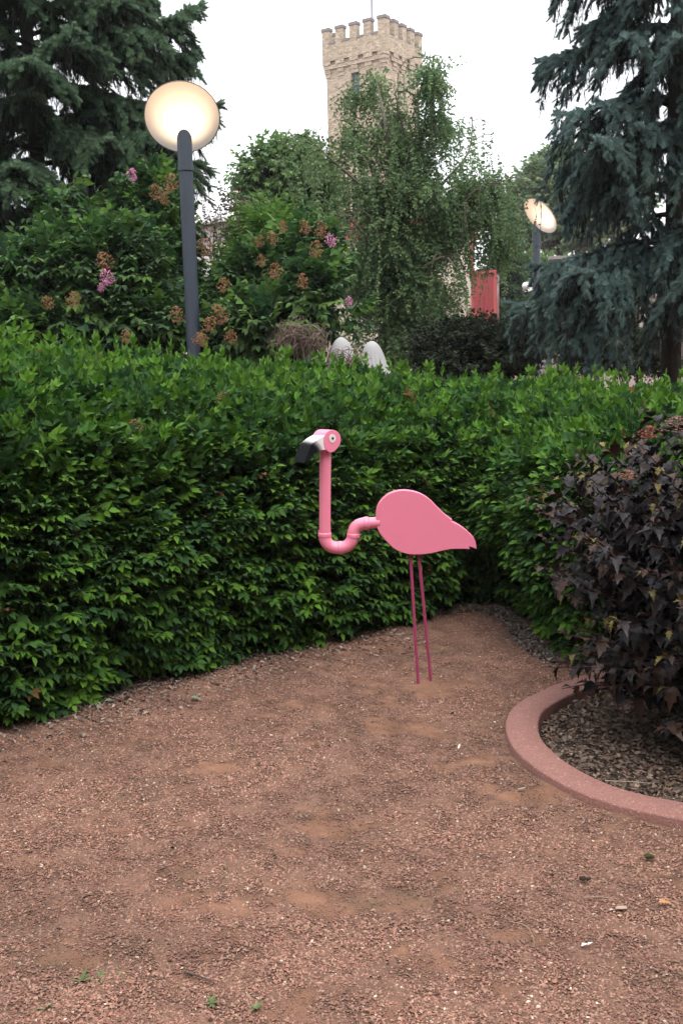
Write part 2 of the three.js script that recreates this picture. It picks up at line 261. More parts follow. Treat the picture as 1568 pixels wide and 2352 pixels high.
{
  const T = thing('brick_tower', 'tall square yellow brick tower with battlements and a flagpole behind the birch', 'tower', [3.3, 0, -64], R(-33.5));
  const W = 4.28, top = 22.5, r = rng(51), bricks = new Copies();
  const mortar = std(0.36, 0.29, 0.23, 0.95, { map: rep(speckle, 0.6) }), stone = std(0.2, 0.18, 0.18, 0.9, { map: rep(speckle, 1.2) }), sillMat = std(0.55, 0.53, 0.5, 0.8), dark = std(0.03, 0.03, 0.035, 0.6);
  // bricks over a rectangle; o its lower corner, ux and n the wall's directions
  function lay(ox, oy, oz, ux, n, w, h, holes = []) {
    const rot = new THREE.Matrix4().makeBasis(V(...ux), V(0, 1, 0), V(...n));
    const c = 0.0765, nC = Math.max(1, Math.round(h / c)), ch = h / nC;
    for (let j = 0; j < nC; j++) {
      const off = j % 2 ? 0.115 : 0, header = j % 6 === 5, L = header ? 0.115 : 0.23;
      for (let x = -off; x < w - 0.02; x += L) {
        const a = Math.max(0, x) + 0.005, b = Math.min(w, x + L) - 0.005; if (b - a < 0.04) continue; const m = (a + b) / 2, y = (j + 0.5) * ch;
        if (holes.some(([p, q, s, t]) => b > p && a < q && y > s && y < t)) continue;
        bricks.add(rot.clone().multiply(new THREE.Matrix4().makeScale(b - a, ch - 0.012, 0.03)).setPosition(ox + ux[0] * m + n[0] * (0.001 + 0.003 * r()), oy + y, oz + ux[2] * m + n[2] * (0.001 + 0.003 * r())), ...brickTone(r));
      }
    }
  }
  const S = 0.17; // the shaft stands this far inside the parapet
  const par0 = top - 2.0, sh0 = 0, shaftTop = par0 - 0.95;
  const win = [W / 2 - 0.29, W / 2 + 0.29, 18.0, 19.75], slits = [[1.55, 1.67, 17.6, 19.4], [2.25, 2.37, 17.6, 19.4], [1.75, 2.25, 14.9, 17.1]];
  const win2 = [W / 2 - 0.29, W / 2 + 0.29, 11.4, 13.1];
  const list = [box(W - 0.5, par0 + 0.4, W - 0.5, -W / 2, (par0 + 0.4) / 2, -W / 2)];
  for (const [a, b, c, d] of cells(W, par0, [win, win2])) list.push(box(b - a, d - c, 0.25, -W + (a + b) / 2, (c + d) / 2, -0.125));
  for (const [a, b, c, d] of cells(W - 0.25, par0, slits.map(([p, q, s, t]) => [p - 0.25, q - 0.25, s, t]))) list.push(box(0.25, d - c, b - a, -0.125, (c + d) / 2, -0.25 - (a + b) / 2));
  part(T, 'wall', merge(list), mortar);
  lay(-W, 9, 0, [1, 0, 0], [0, 0, 1], W, par0 - 9, [[win[0], win[1], win[2] - 9, win[3] - 9], [win2[0], win2[1], win2[2] - 9, win2[3] - 9]]);
  lay(0, 9, 0, [0, 0, -1], [1, 0, 0], W, par0 - 9, slits.map(([p, q, s, t]) => [p, q, s - 9, t - 9]));
  for (const w of [win, win2]) {
    const f = part(T, 'window', merge([box(0.06, w[3] - w[2], 0.06, -W + w[0] + 0.033, (w[2] + w[3]) / 2, -0.13), box(0.06, w[3] - w[2], 0.06, -W + w[1] - 0.033, (w[2] + w[3]) / 2, -0.13), box(w[1] - w[0] - 0.13, 0.06, 0.06, -W / 2, w[3] - 0.034, -0.13), box(w[1] - w[0] - 0.13, 0.05, 0.06, -W / 2, (w[2] + w[3]) / 2, -0.13)]), std(0.12, 0.14, 0.14, 0.6));
    part(f, 'pane', box(w[1] - w[0] - 0.14, w[3] - w[2] - 0.08, 0.015, -W / 2, (w[2] + w[3]) / 2, -0.17), std(0.05, 0.07, 0.075, 0.12));
    part(f, 'sill', box(w[1] - w[0] + 0.2, 0.13, 0.2, -W / 2, w[2] - 0.068, 0.05), sillMat);
  }
  part(T, 'window', box(0.03, 2.1, 0.46, -0.2, 16.0, -2.0), std(0.05, 0.06, 0.065, 0.2));
  // the parapet: a hollow square, corbelled out
  const P = W + 2 * S, pt = 0.36, cren = top - 0.9;
  const ring = []; for (const [w, d, x, z] of [[P, pt, -W / 2, S - pt / 2], [P, pt, -W / 2, -W - S + pt / 2], [pt, P - 2 * pt, S - pt / 2, -W / 2], [pt, P - 2 * pt, -W - S + pt / 2, -W / 2]]) ring.push(box(w, cren - par0 - 0.1, d, x, (cren - 0.1 + par0) / 2, z));
  part(T, 'parapet', merge(ring), mortar);
  lay(-W - S, par0, S, [1, 0, 0], [0, 0, 1], P, cren - par0 - 0.1); lay(S, par0, S, [0, 0, -1], [1, 0, 0], P, cren - par0 - 0.1);
  lay(-W - S + pt, par0 + 0.4, -W - S + pt, [1, 0, 0], [0, 0, 1], P - 2 * pt, cren - par0 - 0.5);
  const mw = 0.53, pitch = (P - mw) / 4;
  for (let i = 0; i < 5; i++) for (let side = 0; side < 4; side++) {
    if (side > 1 && (i === 0 || i === 4)) continue; if (side === 1 && i === 0) continue;
    const s = -P / 2 + mw / 2 + i * pitch, corner = side === 0 && i === 4; let x, z, w, d;
    if (side === 0) [x, z, w, d] = [-W / 2 + s, S - pt / 2, mw, pt]; else if (side === 1) [x, z, w, d] = [S - pt / 2, -W / 2 - s, pt, mw];
    else if (side === 2) [x, z, w, d] = [-W / 2 + s, -W - S + pt / 2, mw, pt]; else [x, z, w, d] = [-W - S + pt / 2, -W / 2 - s, pt, mw];
    const list2 = [box(w, 0.79, d, x, cren - 0.1 + 0.395, z)]; if (corner) list2.push(box(pt, 0.79, mw - pt, x + mw / 2 - pt / 2, cren + 0.295, z - mw / 2));
    const m = part(T, 'merlon', merge(list2), mortar);
    part(m, 'capstone', corner ? new RoundedBoxGeometry(mw + 0.1, 0.2, mw + 0.1, 2, 0.025).translate(x, top - 0.1, S - mw / 2) : new RoundedBoxGeometry(w + 0.1, 0.2, d + 0.1, 2, 0.025).translate(x, top - 0.1, z), stone);
    const y0 = cren - 0.1, fw = corner ? mw : w;
    lay(x - w / 2, y0, z + d / 2, [1, 0, 0], [0, 0, 1], w, 0.79); lay(x + w / 2, y0, z + d / 2, [0, 0, -1], [1, 0, 0], corner ? mw : d, 0.79); void fw;
  }
  for (let i = 0; i < 4; i++) for (let side = 0; side < 3; side++) { // sloping stone sills in the gaps
    const s = -P / 2 + mw + (pitch - mw) / 2 + i * pitch, w = pitch - mw;
    const [x, z, a, b] = side === 0 ? [-W / 2 + s, S - pt / 2, w - 0.006, pt + 0.1] : side === 1 ? [S - pt / 2, -W / 2 - s, pt + 0.1, w - 0.006] : [-W / 2 + s, -W - S + pt / 2, w - 0.006, pt + 0.1];
    part(T, 'crenel_sill', box(a, 0.13, b, x, cren - 0.033, z), stone);
  }
  // corbels in four steps under the parapet, five on each face, dentils in the dark gaps between
  for (let side = 0; side < 2; side++) for (let i = 0; i < 5; i++) {
    const s = -P / 2 + mw / 2 + i * pitch, list3 = [];
    for (let k = 0; k < 4; k++) {
      const out = S - 0.04 * (k + 0.05), h = 0.235, y = par0 - h * (k + 0.5), w = k < 2 ? mw + 0.1 : mw - 0.02, wide = k === 1 ? pitch - 0.006 : w;
      let c0 = s - wide / 2, c1 = s + wide / 2; c0 = Math.max(c0, -W / 2 - out); c1 = Math.min(c1, W / 2 + out); if (side === 1 && i === 0) { continue; }
      const len = c1 - c0 - (k === 1 ? 0.004 : 0), mid = (c0 + c1) / 2;
      if (side === 0) { list3.push(box(len, h - 0.012, out, -W / 2 + mid, y, out / 2)); lay(-W / 2 + mid - len / 2, y - h / 2, out, [1, 0, 0], [0, 0, 1], len, h - 0.012); if (i === 4) lay(-W / 2 + mid + len / 2, y - h / 2, out, [0, 0, -1], [1, 0, 0], out + w / 2, h - 0.012), list3.push(box(out, h - 0.012, w / 2, out / 2 - 0.001, y, -w / 4)); } else { list3.push(box(out, h - 0.012, len, out / 2, y, -W / 2 - mid)); lay(out, y - h / 2, -W / 2 - mid + len / 2, [0, 0, -1], [1, 0, 0], len, h - 0.012); }
    }
    if (list3.length) part(T, 'corbel', merge(list3), mortar);
    if (i < 4) { const g = s + pitch / 2, den = []; for (let k = 0; k < 3; k++) { const o = g + (k - 1) * 0.14; den.push(side === 0 ? box(0.07, 0.09, 0.1, -W / 2 + o, par0 - 0.19, 0.055) : box(0.1, 0.09, 0.07, 0.055, par0 - 0.19, -W / 2 - o)); } part(T, 'dentil', merge(den), mortar); }
  }
  bricks.build(T, 'brickwork', box(1, 1, 1), std(1, 1, 1, 0.92));
  part(T, 'roof_deck', box(W - 0.4, 0.1, W - 0.4, -W / 2, par0 + 0.45, -W / 2), dark);
  part(T, 'flagpole', new THREE.CylinderGeometry(0.07, 0.09, 6, 10).translate(-W / 2, top + 2, -W / 2), std(0.25, 0.26, 0.28, 0.5));
}
const stained = (() => { const a = tiling(5, 71), b = tiling(20, 72), c = tiling(110, 73); return dataTex(512, 512, (u, v) => { const st = b(u, v * 0.12), k = 0.78 + 0.16 * a(u, v) + 0.12 * (st - 0.4) + 0.14 * (c(u, v) - 0.4); return [k, k * 0.99, k * 0.97]; }); })();
{ // concrete hall with a red fascia behind the birch
  const d = V(0.38, 0, -0.925).normalize(), turn = Math.atan2(d.x, -d.z);
  const B = thing('concrete_hall', 'pale concrete panel hall with red roof fascia, half hidden behind the birch', 'building', [3.95, 0, -34], -turn);
  // local: front face z = 0 going to -x, right face x = 0 going to -z
  const wallM = std(0.5, 0.45, 0.38, 0.9, { map: rep(stained, 0.4) }), h = 5.9, red = std(0.36, 0.045, 0.06, 0.55, { map: rep(speckle, 0.5) });
  part(B, 'wall', merge([box(4.8, h, 0.3, -2.4, h / 2, -0.15), box(0.3, h, 2.1, -0.15, h / 2, -1.35), box(4.5, 0.2, 2.2, -2.4, h - 0.2, -1.4), box(0.3, h, 2.1, -4.65, h / 2, -1.35)]), std(0.33, 0.29, 0.25, 0.9));
  for (let i = 0; i < 4; i++) part(B, 'wall_panel', new RoundedBoxGeometry(1.17, h - 0.02, 0.08, 1, 0.012).translate(-0.6 - i * 1.2, h / 2, 0.03), wallM);
  for (let i = 0; i < 2; i++) part(B, 'wall_panel', new RoundedBoxGeometry(0.08, h - 0.02, 1.17, 1, 0.012).translate(0.03, h / 2, -0.62 - i * 1.2), wallM);
  for (let i = 0; i < 2; i++) part(B, 'fascia', box(2.46, 0.72, 0.12, -1.16 - i * 2.48, h + 0.36, 0.12), red);
  part(B, 'fascia', box(0.12, 0.72, 2.5, 0.14, h + 0.361, -1.18), red);
  part(B, 'roof_edge', merge([box(5.1, 0.06, 0.22, -2.36, h + 0.752, 0.12), box(0.22, 0.06, 2.34, 0.14, h + 0.753, -1.2)]), std(0.3, 0.2, 0.19, 0.7));
  // the red steel pergola on its roof
  const rp = std(0.3, 0.06, 0.055, 0.6), P = thing('roof_pergola', 'red steel pergola of posts and slats standing on the concrete hall', 'pergola', [3.95, 0, -34], -turn), y0 = h + 0.78;
  for (const [x, z] of [[-0.05, -0.15], [0.02, -1.2], [-0.12, -2.1], [0.75, -1.9]]) part(P, 'post', box(0.07, 0.95, 0.07, x, y0 + 0.4, z), rp);
  for (let k = 0; k < 6; k++) part(P, 'slat', box(0.05, 0.05, 2.2, 0.04 + 0.1 * k, y0 + 0.3 + 0.1 * k, -1.1), rp);
  for (let k = 0; k < 3; k++) part(P, 'beam', box(0.9, 0.09, 0.06, 0.3, y0 + 0.78 - 0.02 * k, -0.2 - k * 0.95), rp);
  part(P, 'beam', box(0.12, 0.16, 0.9, 0.62, y0 + 0.72, -1.7), rp);
  // the red stair cage by its right-hand corner
  const C = thing('stair_cage', 'red steel stair cage with tinted panels at the corner of the concrete hall', 'stair', [4.42, 0, -33.2], R(-14));
  const glass = phys(0.55, 0.12, 0.13, 0.25, { transmission: 0.7, thickness: 0 }), dull = std(0.3, 0.05, 0.05, 0.6);
  for (const [x, z] of [[0.02, 0], [0.3, -0.8], [0.42, -0.8], [0.75, 0.0]]) part(C, 'post', box(0.08, x < 0.1 ? 5.6 : 4.6, 0.08, x, x < 0.1 ? 2.8 : 2.3, z), dull);
  for (const y of [4.55, 3.2, 2.0, 0.8]) part(C, 'rail', box(0.9, 0.1, 0.07, 0.3, y, 0.076), dull);
  part(C, 'panel', box(0.36, 2.1, 0.03, -0.06, 2.08, 0.03), dull); part(C, 'panel', box(0.3, 4.4, 0.03, 0.56, 2.3, 0.02), glass, 'see-through red panel'); part(C, 'panel', box(0.3, 4.4, 0.03, 0.22, 2.3, 0.021), glass, 'see-through red panel'); part(C, 'back_wall', box(0.8, 4.4, 0.1, 0.36, 2.2, -1.1), std(0.4, 0.36, 0.31, 0.9)); part(C, 'panel', box(0.03, 4.4, 0.9, 0.79, 2.3, -0.5), glass, 'see-through red panel');
  for (let k = 0; k < 12; k++) part(C, 'stair_tread', box(0.5, 0.05, 0.26, 0.28, 0.3 + k * 0.28, -0.55), dull);
}
{ // pebble-dash building on the right
  const B = thing('pebbledash_building', 'low pinkish grey pebble-dash building behind the right-hand spruce', 'building', [4.05, 0, -19.2], R(-9));
  const c = tiling(180, 91), b = tiling(14, 92), map = dataTex(512, 512, (u, v) => { const k = 0.72 + 0.4 * c(u, v) + 0.14 * b(u, v); return [0.37 * k, 0.315 * k, 0.29 * k]; });
  const m = std(1, 1, 1, 0.95, { map: rep(map, 0.9), bumpMap: rep(grain, 2), bumpScale: 0.006 }), h = 3.55;
  part(B, 'wall', box(10, h - 0.05, 5, 5, (h - 0.05) / 2, -2.6), std(0.16, 0.14, 0.13, 0.95));
  for (let i = 0; i < 6; i++) for (const [y0, y1] of [[0, 1.45], [1.475, h - 0.52], [h - 0.49, h]]) { part(B, 'wall_panel', new RoundedBoxGeometry(1.56, y1 - y0, 0.12, 1, 0.01).translate(0.8 + i * 1.6, (y0 + y1) / 2, -0.04), m); }
  part(B, 'coping', box(10.1, 0.06, 0.3, 5, h + 0.032, -0.05), std(0.22, 0.2, 0.19, 0.7));
  const v = part(B, 'vent', box(0.42, 1.3, 0.05, 2.62, 2.05, 0.06), std(0.03, 0.03, 0.03, 0.6)); for (let k = 0; k < 8; k++) part(v, 'slat', box(0.36, 0.03, 0.06, 2.62, 1.55 + k * 0.14, 0.1).rotateX(0), std(0.2, 0.19, 0.18, 0.6));
}
{ // far low wing with a white roof edge and a window
  const B = thing('low_wing', 'far low brick wing with white roof edge and white framed window', 'building', [6.0, 0, -40], R(2));
  const h = 4.3; part(B, 'wall', merge(cells(14, h, [[0.4, 2.6, 2.1, 3.45]]).map(([a, b, c, d]) => box(b - a, d - c, 0.3, a + (b - a) / 2, (c + d) / 2, -0.15))), std(0.42, 0.32, 0.27, 0.9, { map: rep(speckle, 0.7) }));
  part(B, 'roof_edge', box(14.2, 0.2, 0.5, 7, h + 0.102, 0), std(0.75, 0.75, 0.76, 0.6));
  const w = part(B, 'window', merge([box(2.2, 0.1, 0.08, 1.5, 3.398, -0.1), box(2.2, 0.1, 0.08, 1.5, 2.152, -0.1), ...[0.45, 1.14, 1.86, 2.55].map((x) => box(0.1, 1.14, 0.08, x, 2.775, -0.1))]), std(0.75, 0.76, 0.78, 0.5));
  part(w, 'pane', box(2.18, 1.3, 0.02, 1.5, 2.775, -0.16), std(0.1, 0.13, 0.15, 0.08));
}
{ // old house with a peeling roof
  const p = at(536, 425, -44), B = thing('old_house', 'old pale house with peeling red and white hipped roof beyond the shrubs', 'house', [p.x, 0, p.z], R(-38));
  const top = p.y, e = top - 1.9, s = 3.4;
  part(B, 'wall', box(5.6, e - 0.2, 5.6, 0, (e - 0.2) / 2, -0.0), std(0.6, 0.58, 0.56, 0.9, { map: rep(stained, 0.5) }));
  const peel = (() => { const a = tiling(60, 101), b = tiling(9, 102); return dataTex(256, 256, (u, v) => { const st = a(u * 0.5, v * 1) + 0.55 * b(u, v); return st > 0.92 ? [0.62, 0.57, 0.57] : [0.27 * (0.7 + 0.5 * b(v, u)), 0.11, 0.1]; }); })();
  const plane = (pts, uvs) => { const g = new THREE.BufferGeometry(); g.setAttribute('position', new THREE.Float32BufferAttribute(pts.flat(), 3)); g.setAttribute('uv', new THREE.Float32BufferAttribute(uvs.flat(), 2)); g.computeVertexNormals(); return g; };
  const R_ = [0, top, 0];
  part(B, 'roof', plane([R_, [s, e, s], [s, e, -s]], [[0, 0], [3.4, 3.9], [-3.4, 3.9]]), std(1, 1, 1, 0.8, { map: rep(peel, 0.35) }), 'peeling red roof slope');
  part(B, 'roof', plane([R_, [-s, e, s], [s, e, s]], [[0, 0], [-3.4, 3.9], [3.4, 3.9]]), std(0.66, 0.64, 0.66, 0.7, { map: rep(speckle, 0.6) }), 'pale roof slope');
  part(B, 'roof', plane([R_, [-s, e, -s], [-s, e, s], R_, [s, e, -s], [-s, e, -s]], [[0, 0], [1, 1], [1, 0], [0, 0], [1, 0], [1, 1]]), std(0.4, 0.3, 0.3, 0.8));
  part(B, 'eave', merge([box(6.9, 0.16, 0.2, 0, e - 0.1, 3.35), box(0.2, 0.16, 6.5, 3.35, e - 0.1, 0)]), std(0.7, 0.68, 0.68, 0.7));
  part(B, 'chimney', box(0.7, 1.3, 0.7, 1.2, top - 0.6, -1.1), std(0.2, 0.18, 0.18, 0.9));
  part(B, 'dormer', box(1.3, 1.1, 1.2, 2.0, top - 1.1, -0.8), std(0.25, 0.25, 0.26, 0.85));
}

// ---------------------------------------------------------------- lamps
function lamp(name, label, x, z, top, turn) {
  const L = thing(name, label, 'lamp post', [x, 0, z], turn, undefined);
  const steel = std(0.042, 0.056, 0.082, 0.55, { map: rep(speckle, 4), bumpMap: rep(grain, 12), bumpScale: 0.0008 }), rp = 0.063, seam = top - 0.3;
  part(L, 'post', new THREE.CylinderGeometry(rp, rp + 0.003, seam, 32, 1).translate(0, seam / 2, 0), steel);
  // the head: a tube whose top is cut at a slant towards the reflector
  const g = new THREE.CylinderGeometry(rp + 0.004, rp + 0.004, 1, 40, 12, true), q = g.attributes.position;
  for (let i = 0; i < q.count; i++) { const pz = q.getZ(i), t = q.getY(i) + 0.5, cut = 0.3 - 1.15 * (rp + 0.004 - pz); q.setY(i, seam + t * cut); }
  g.computeVertexNormals(); const head = part(L, 'lamp_head', g, steel);
  part(head, 'collar', new THREE.CylinderGeometry(rp + 0.009, rp + 0.009, 0.055, 40).translate(0, seam - 0.022, 0), steel);
  const n = V(0, -Math.sin(R(40)), Math.cos(R(40))), c = V(-0.012, top + 0.15, -0.1);
  // reflector: a shallow round dish
  const dish = []; for (let k = 0; k <= 12; k++) { const a = k / 12; dish.push(new THREE.Vector2(0.335 * a + 0.0001, 0.075 * a * a)); } dish.push(new THREE.Vector2(0.34, 0.08), new THREE.Vector2(0.338, 0.068)); for (let k = 12; k >= 0; k--) { const a = k / 12; dish.push(new THREE.Vector2(0.335 * a + 0.0001, 0.075 * a * a - 0.006)); }
  const f = part(L, 'reflector', new THREE.LatheGeometry(dish, 72), std(0.74, 0.72, 0.69, 0.5)); f.quaternion.setFromUnitVectors(V(0, 1, 0), n); f.position.copy(c).addScaledVector(n, -0.05);
  part(f, 'rim', new THREE.TorusGeometry(0.338, 0.0045, 8, 72).rotateX(Math.PI / 2).translate(0, 0.076, 0), std(0.12, 0.1, 0.09, 0.5));
  part(L, 'bracket', merge([-0.022, 0.022].map((b) => tube([V(b, seam + 0.0, -0.06), V(b, seam + 0.06, -0.22), V(b, seam + 0.19, -0.31)], [0.008, 0.008], 6))), steel);
  const bulb = part(L, 'lamp_lens', new THREE.CylinderGeometry(0.05, 0.05, 0.012, 24).translate(0, seam + 0.05, 0), std(0.9, 0.85, 0.75, 0.4, { emissive: new THREE.Color(1, 0.72, 0.45), emissiveIntensity: 1.2 })); void bulb;
  const s = new THREE.SpotLight(new THREE.Color(1, 0.7, 0.48), 0.32, 0, R(68), 1, 2); s.name = 'lamp_beam'; s.position.set(0, seam + 0.17, -0.03); s.target.position.set(c.x, c.y, c.z); s.castShadow = true; s.shadow.radius = 2; L.add(s, s.target);
  return L;
}
lamp('lamp_post', 'lit round reflector lamp on thick blue grey post behind the hedge, left of the tower', -1.335, -9.4, 3.83, R(7));
const lamp2 = lamp('lamp_post', 'distant lit lamp with tilted oval reflector beside the right-hand spruce', 3.26, -16.6, 3.87, R(-68));
part(lamp2, 'security_camera', merge([new THREE.SphereGeometry(0.06, 16, 12).translate(0.0, 2.9, 0.17), box(0.03, 0.05, 0.12, 0, 2.94, 0.1)]).rotateY(R(-22)), std(0.8, 0.8, 0.82, 0.35));

// ---------------------------------------------------------------- the flamingo
{
  const zF = -5.19, F = thing('flamingo_sculpture', 'pink painted flamingo with pipe neck and flat board body on two rod legs', 'flamingo', [0.43, 0, zF]);
  const X = (x) => x - 0.43;
  const pinkMap = dataTex(128, 128, (() => { const a = tiling(90, 111), b = tiling(7, 112); return (u, v) => { const k = 0.95 + 0.06 * a(u, v) + 0.05 * b(u, v); return [k, k, k]; }; })());
  const pink = phys(0.86, 0.24, 0.375, 0.5, { map: rep(pinkMap, 3), bumpMap: rep(grain, 9), bumpScale: 0.0004 }), pipe = phys(0.87, 0.255, 0.385, 0.42, { clearcoat: 0.2, clearcoatRoughness: 0.4 });
  const O = [[0.183, 0.906], [0.186, 0.953], [0.202, 0.992], [0.23, 1.022], [0.265, 1.043], [0.312, 1.053], [0.359, 1.05], [0.401, 1.039], [0.436, 1.021], [0.467, 0.997], [0.497, 0.965], [0.532, 0.929], [0.563, 0.902], [0.575, 0.894], [0.57, 0.886], [0.613, 0.863], [0.652, 0.834], [0.666, 0.82], [0.687, 0.798], [0.699, 0.77], [0.704, 0.738], [0.688, 0.746], [0.664, 0.752], [0.669, 0.738], [0.628, 0.74], [0.573, 0.74], [0.518, 0.731], [0.464, 0.72], [0.416, 0.716], [0.362, 0.717], [0.323, 0.726], [0.276, 0.749], [0.238, 0.786], [0.203, 0.83], [0.186, 0.866]].map(([x, y]) => new THREE.Vector2(X(x), y));
  const sh = new THREE.Shape(); sh.moveTo(O[0].x, O[0].y);
  sh.splineThru(O.slice(1, 14)); sh.lineTo(O[14].x, O[14].y); sh.splineThru(O.slice(15, 21)); sh.lineTo(O[21].x, O[21].y); sh.lineTo(O[22].x, O[22].y); sh.lineTo(O[23].x, O[23].y); sh.splineThru(O.slice(24)); sh.closePath();
  part(F, 'body', new THREE.ExtrudeGeometry(sh, { depth: 0.042, bevelEnabled: true, bevelThickness: 0.004, bevelSize: 0.003, bevelSegments: 3, curveSegments: 40 }).translate(0, 0, -0.02), pink);
  const P = (list, n) => catmull(list.map(([x, y]) => [X(x), y, 0]), n), rr = 0.0302;
  part(F, 'neck_pipe', tube(P([[-0.0755, 1.3], [-0.083, 1.07], [-0.0905, 0.83]], 12), [rr, rr], 36), pipe);
  const e1 = P([[-0.0915, 0.85], [-0.0918, 0.823], [-0.0865, 0.793], [-0.069, 0.77], [-0.042, 0.757], [-0.02, 0.755]], 24), e2 = P([[-0.03, 0.7545], [0.0, 0.7555], [0.03, 0.767], [0.05, 0.79], [0.059, 0.82], [0.0605, 0.832]], 24), e3 = P([[0.0595, 0.826], [0.067, 0.852], [0.085, 0.872], [0.108, 0.8805], [0.124, 0.882]], 24);
  for (const e of [e1, e2, e3]) part(F, 'pipe_elbow', tube(e, [rr + 0.0025, rr + 0.0025], 36), pipe);
  part(F, 'neck_stub', tube(P([[0.112, 0.8815], [0.15, 0.884], [0.2, 0.886]], 8), [rr, rr], 36), pipe);
  const collar = (a, b) => { const pts = P([a, b], 6); const g = tube(pts, [rr + 0.0025, rr + 0.0052, rr + 0.0055, rr + 0.0055, rr + 0.0055, rr + 0.0052, rr - 0.001], 40); part(F, 'collar', g, pipe); };
  collar([-0.0918, 0.814], [-0.0908, 0.842]); collar([-0.024, 0.7545], [0.004, 0.7555]); collar([0.0595, 0.806], [0.0612, 0.834]); collar([0.114, 0.8815], [0.146, 0.8835]);
  // raised moulded rings on the elbows
  part(F, 'moulding_mark', new THREE.TorusGeometry(0.0065, 0.0009, 6, 20).translate(X(-0.068), 0.783, rr + 0.0022), pipe);
  // legs of ribbed rod
  const leg = (a, b) => { const list = [tube([a, b], [0.0078, 0.0078], 10)], n = 58; for (let i = 0; i < n; i++) { const p = a.clone().lerp(b, (i + 0.5) / n); list.push(new THREE.TorusGeometry(0.0079, 0.0013, 4, 10).rotateX(Math.PI / 2 + 0.5).rotateZ(0.05).translate(p.x, p.y, p.z)); } part(F, 'leg', merge(list), phys(0.36, 0.045, 0.13, 0.5)); };
  leg(V(X(0.358), 0.76, -0.012), V(X(0.3925), -0.05, 0.012)); leg(V(X(0.4), 0.76, -0.012), V(X(0.467), -0.05, -0.03));
  // head: a thick block turned towards the viewer; drawn in the plane of its cheek, origin at the eye
  const kx = 0.000296, ky = 0.000231, h = (x, y) => new THREE.Vector2((x - 1018) * kx, -(y - 308) * ky);
  const skull = [[880, 190], [940, 145], [1030, 128], [1110, 158], [1180, 230], [1205, 330], [1190, 430], [1150, 500], [1080, 575], [1010, 612], [945, 603], [893, 565], [862, 541]].map((p) => h(...p)), seamL = [[862, 541], [835, 460], [824, 380], [826, 320], [838, 270], [852, 237], [880, 190]].map((p) => h(...p));
  const T = 0.092, ex = (s) => new THREE.ExtrudeGeometry(s, { depth: T, bevelEnabled: true, bevelThickness: 0.002, bevelSize: 0.002, bevelSegments: 2, curveSegments: 24 }).translate(0, 0, -T);
  const s1 = new THREE.Shape(); s1.moveTo(skull[0].x, skull[0].y); s1.splineThru(skull.slice(1)); s1.splineThru(seamL.slice(1));
  const H = new THREE.Group(); const pivot = V(X(-0.0765), 1.3, 0);
  const head = part(F, 'head', ex(s1), pink); void H; void pivot;
  head.rotation.set(0, R(40), 0, 'YXZ'); // the eye side swings to the right of the lens, the beak towards it
  head.position.set(X(-0.039), 1.338, 0.036);
  const beakTop = [[852, 237], [790, 262], [700, 308], [620, 358], [560, 415], [515, 500], [470, 610], [430, 700], [393, 790]], beakLow = [[393, 790], [425, 778], [470, 745], [520, 695], [565, 645], [640, 600], [720, 567], [800, 545], [862, 541]];
  const s2 = new THREE.Shape(); { const a = beakTop.map((p) => h(...p)), b = beakLow.map((p) => h(...p)); s2.moveTo(a[0].x, a[0].y); s2.splineThru(a.slice(1)); s2.splineThru(b.slice(1)); s2.splineThru(seamL.slice(1, 6)); }
  const bg = new THREE.ExtrudeGeometry(s2, { depth: T - 0.002, bevelEnabled: true, bevelThickness: 0.0015, bevelSize: 0.0015, bevelSegments: 2, curveSegments: 40 }).translate(-0.0005, 0, -T + 0.001);
  // white paint brushed into black towards the tip
  const tip = h(393, 790), pts = bg.attributes.position, uvs = []; for (let i = 0; i < pts.count; i++) uvs.push(Math.hypot(pts.getX(i) - tip.x, (pts.getY(i) - tip.y)) / 0.2, pts.getZ(i) / T + 0.5); bg.setAttribute('uv', new THREE.Float32BufferAttribute(uvs, 2));
  const br = tiling(40, 121), bt = dataTex(256, 128, (u, v) => { const k = smooth(0.5, 0.72, u + 0.07 * (br(v * 2, u * 0.1) - 0.5) + 0.04 * (br(u * 3, v) - 0.5)); return [lerp(0.008, 0.8, k), lerp(0.009, 0.78, k), lerp(0.012, 0.8, k)]; }); bt.wrapS = bt.wrapT = THREE.ClampToEdgeWrapping;
  part(F, 'beak', bg, phys(1, 1, 1, 0.7, { map: bt, specularIntensity: 0.15 })).copy(head, false); const beak = F.children[F.children.length - 1]; beak.name = 'beak'; beak.geometry = bg; beak.material = phys(1, 1, 1, 0.7, { map: bt, specularIntensity: 0.15 });
  const eye = part(head, 'eye', new THREE.CylinderGeometry(0.0218, 0.0218, 0.003, 40).rotateX(Math.PI / 2).translate(0, 0, 0.0028), std(0.8, 0.76, 0.78, 0.5)); void eye;
  part(head, 'pupil', new THREE.CylinderGeometry(0.0072, 0.0072, 0.003, 28).rotateX(Math.PI / 2).translate(0, 0, 0.0042), std(0.015, 0.015, 0.02, 0.3));
}

